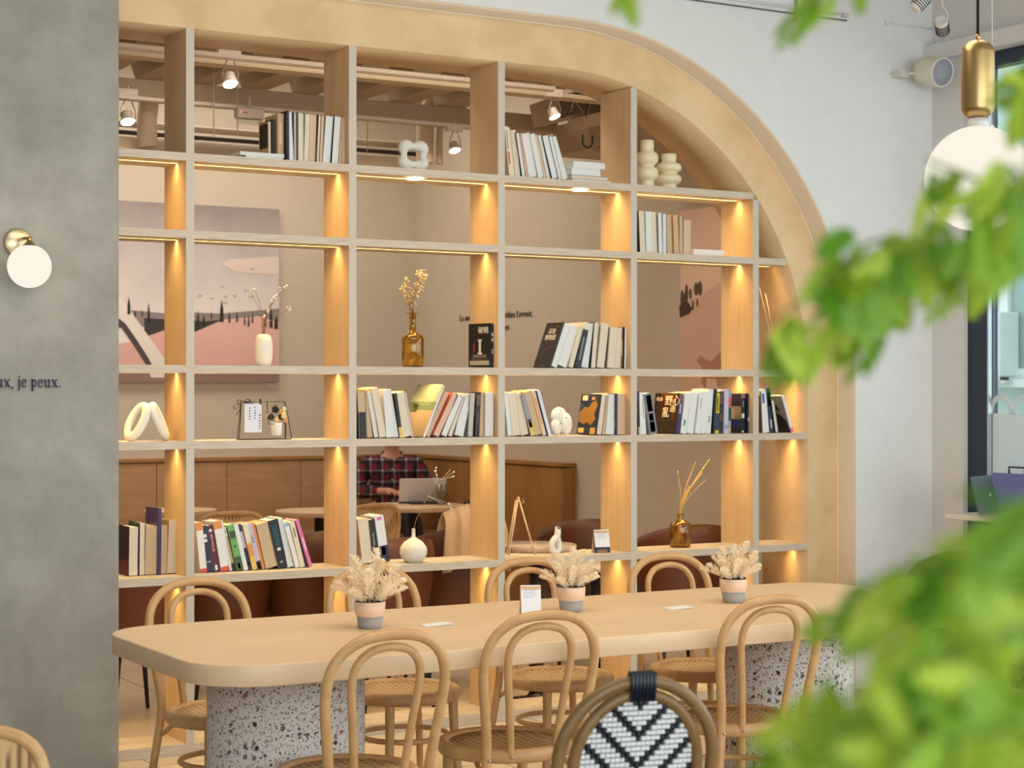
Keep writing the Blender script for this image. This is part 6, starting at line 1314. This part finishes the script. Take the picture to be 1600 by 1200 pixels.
for v_ in range(2):
    random.seed(50+v_); n = 7; L = []; wmax = 0.20+0.05*v_
    tips = []
    for i in range(n):      # pointed side lobes from base to tip
        f_ = (i+0.3)/n; wd = wmax*math.sin(PI*min(1, f_*0.86+0.12))**0.7; tips += [(wd*0.50, f_*0.92), (wd*1.15, f_*0.92+0.085)]
    right = [(0.0, 0)]+tips+[(0, 1.0)]; left = [(-x*0.96, y) for x, y in reversed(tips)]
    out = right+left; mb = MB(); N = len(out); sp = len(tips)
    def zc(x, y): return 0.10*y*y*(1 if v_ % 2 else -1.6)+0.22*abs(x)
    mb.v = [(x, y, zc(x, y)) for x, y in out]; base = N; mid = [(0, y, zc(0, y)) for x, y in tips]; mb.v += mid
    for sgn in (0, 1):
        for i in range(sp-1):
            a_ = (1+i) if not sgn else (N-1-i); b_ = (2+i) if not sgn else (N-2-i); m0 = base+i; m1 = base+i+1; mb.f.append((m0, a_, b_, m1) if not sgn else (m0, m1, b_, a_)); mb.sm.append(True)
        mb.f.append((0, 1, base) if not sgn else (0, base, N-1)); mb.sm.append(True); mb.f.append((base+sp-1, sp, sp+1) if not sgn else (base+sp-1, sp+1, sp+2)); mb.sm.append(True)
    LEAVES.append(mb.mesh('leaf', LF))
for v_ in range(2):         # feathery compound leaves with slim pointed leaflets
    mb = MB(); nn = 5+v_
    def leaflet(x, y, a, ln, wd):
        ca, sa = math.cos(a), math.sin(a); b = len(mb.v); T_ = lambda u, q: (x+u*ca-q*sa, y+u*sa+q*ca, -0.12*(y+u*sa)**2+0.15*abs(q)-0.25*abs(x+u*ca)**2)
        mb.v += [T_(0, 0), T_(ln*0.35, wd*0.5), T_(ln*0.65, wd*0.42), T_(ln, 0), T_(ln*0.65, -wd*0.42), T_(ln*0.35, -wd*0.5)]; mb.f += [(b, b+1, b+2, b+3), (b, b+3, b+4, b+5)]; mb.sm += [True, True]
    for i in range(nn):
        y = 0.12+0.72*i/nn; ln = 0.42*math.sin(PI*(0.25+0.55*i/nn)); leaflet(0, y, 0.75, ln, 0.13); leaflet(0, y+0.04, PI-0.75, ln, 0.13)
    leaflet(0, 0.80, PI/2, 0.36, 0.15); mb.tube([(0, 0, 0), (0, 0.4, -0.02), (0, 0.85, -0.09)], 0.010, 4); LEAVES.append(mb.mesh('leaf', LF))
pl = empty('leafy_plant', tuple(Vector((0, 0, 0))+Vector((ray(1780, 616).x*1.2, ray(1780, 616).y*1.2, 0))), 'big out-of-focus bright green leafy plant in the right foreground', 'plant')
pl0 = Vector(pl.location)
def P3(px, py, d_): return Vector((0, 0, CZ))+ray(px, py)*d_-pl0
BR = paint((96, 120, 44), 0.6)
branches = [   # (points as px, py, depth), leaf count, leaf length, leaf spread
    ([(1700, 330, 1.30), (1560, 372, 1.28), (1450, 385, 1.25), (1360, 378, 1.22), (1290, 440, 1.2), (1210, 500, 1.2)], 26, 0.046, 34),
    ([(1680, 330, 1.30), (1520, 400, 1.3), (1420, 400, 1.28), (1392, 470, 1.26), (1385, 500, 1.26)], 11, 0.050, 22),
    ([(1700, 180, 1.15), (1640, 240, 1.15), (1590, 330, 1.15), (1560, 360, 1.15)], 12, 0.046, 38),
    ([(1720, 60, 1.2), (1640, 100, 1.2), (1600, 150, 1.2)], 8, 0.040, 30),
    ([(1380, -120, 1.25), (1300, -40, 1.25), (1272, 10, 1.25)], 6, 0.040, 12),
    ([(1040, -100, 1.3), (985, -50, 1.3), (965, -25, 1.3)], 4, 0.036, 14),
    ([(1740, 250, 1.2), (1600, 300, 1.2), (1500, 270, 1.2), (1448, 250, 1.2)], 5, 0.032, 14),
    ([(1760, 900, 1.1), (1600, 870, 1.1), (1490, 890, 1.12), (1400, 890, 1.15), (1340, 930, 1.2)], 22, 0.050, 36),
    ([(1760, 800, 1.0), (1640, 780, 1.0), (1590, 800, 1.0), (1560, 860, 1.0)], 14, 0.052, 44),
    ([(1760, 1000, 1.0), (1620, 980, 1.0), (1500, 1020, 1.0), (1400, 1060, 1.02), (1280, 1100, 1.1)], 34, 0.056, 52),
    ([(1760, 1180, 0.95), (1640, 1130, 0.95), (1520, 1150, 0.95), (1420, 1180, 0.95)], 26, 0.056, 58),
    ([(1700, 1260, 1.1), (1500, 1220, 1.1), (1300, 1180, 1.1), (1170, 1170, 1.12)], 22, 0.050, 36),
    ([(1740, 930, 1.3), (1600, 920, 1.3), (1520, 930, 1.3), (1460, 960, 1.3), (1400, 1010, 1.3)], 26, 0.056, 52),
    ([(1720, 1090, 1.35), (1560, 1080, 1.35), (1450, 1110, 1.35), (1340, 1150, 1.35), (1230, 1190, 1.35)], 20, 0.052, 40),
]
random.seed(11)
for bi, (pts, nl, ll, spd) in enumerate(branches):
    if bi >= 7: pts = [(a, b, c_*0.80) for a, b, c_ in pts]; ll *= 0.80; nl = int(nl*(0.72 if bi in (9, 11, 13, 7) else 0.95))
    else: nl = int(nl*1.25)
    c = smooth([P3(*p) for p in pts], 8); MB().tube(c, [0.0028*(1-0.65*i/len(c)) for i in range(len(c))], 6).build('branch', BR, pl)
    for i in range(nl):
        f_ = 0.22+0.78*(i+random.random()*0.6)/nl; p = c[min(len(c)-1, int(f_*(len(c)-1)))]; d_ = pts[0][2]
        off_ = Vector((random.gauss(0, 1), random.gauss(0, 1), random.gauss(0, 1)))*(spd*0.5*d_/FPX); q = p+off_
        dirv = (Vector((random.gauss(0, 0.8), random.gauss(0, 0.6), random.gauss(-0.75, 0.6)))+(c[-1]-c[0]).normalized()*0.5).normalized(); up = Vector((random.gauss(-0.5, 0.45), random.gauss(-0.8, 0.4), random.gauss(0.45, 0.4)))
        x_ = dirv.cross(up).normalized(); z_ = x_.cross(dirv).normalized(); M = Matrix((x_, dirv, z_)).transposed().to_4x4(); M.translation = q
        o = bpy.data.objects.new('leaf', LEAVES[(i+bi) % 4]); COL.objects.link(o); o.parent = pl; sc_ = ll*random.uniform(0.75, 1.2); o.matrix_local = M @ Matrix.Scale(sc_, 4)
MB().tube(smooth([Vector((0, 0, 0.3)), Vector((-0.01, 0, 0.9)), P3(1740, 900, 1.1), P3(1730, 500, 1.2), P3(1720, 100, 1.2), P3(1500, -260, 1.25), P3(1380, -120, 1.25)], 6), 0.008, 8).build('stem', BR, pl)
MB().tube(smooth([P3(1500, -260, 1.25), P3(1200, -200, 1.28), P3(1040, -100, 1.3)], 5), 0.004, 6).build('branch', BR, pl)
MB().lathe([(0.10, 0), (0.14, 0.02), (0.17, 0.28), (0.175, 0.32), (0.16, 0.32), (0.15, 0.28), (0.0001, 0.28)], 32, cap=False).build('pot', paint((200, 192, 180), 0.6), pl)
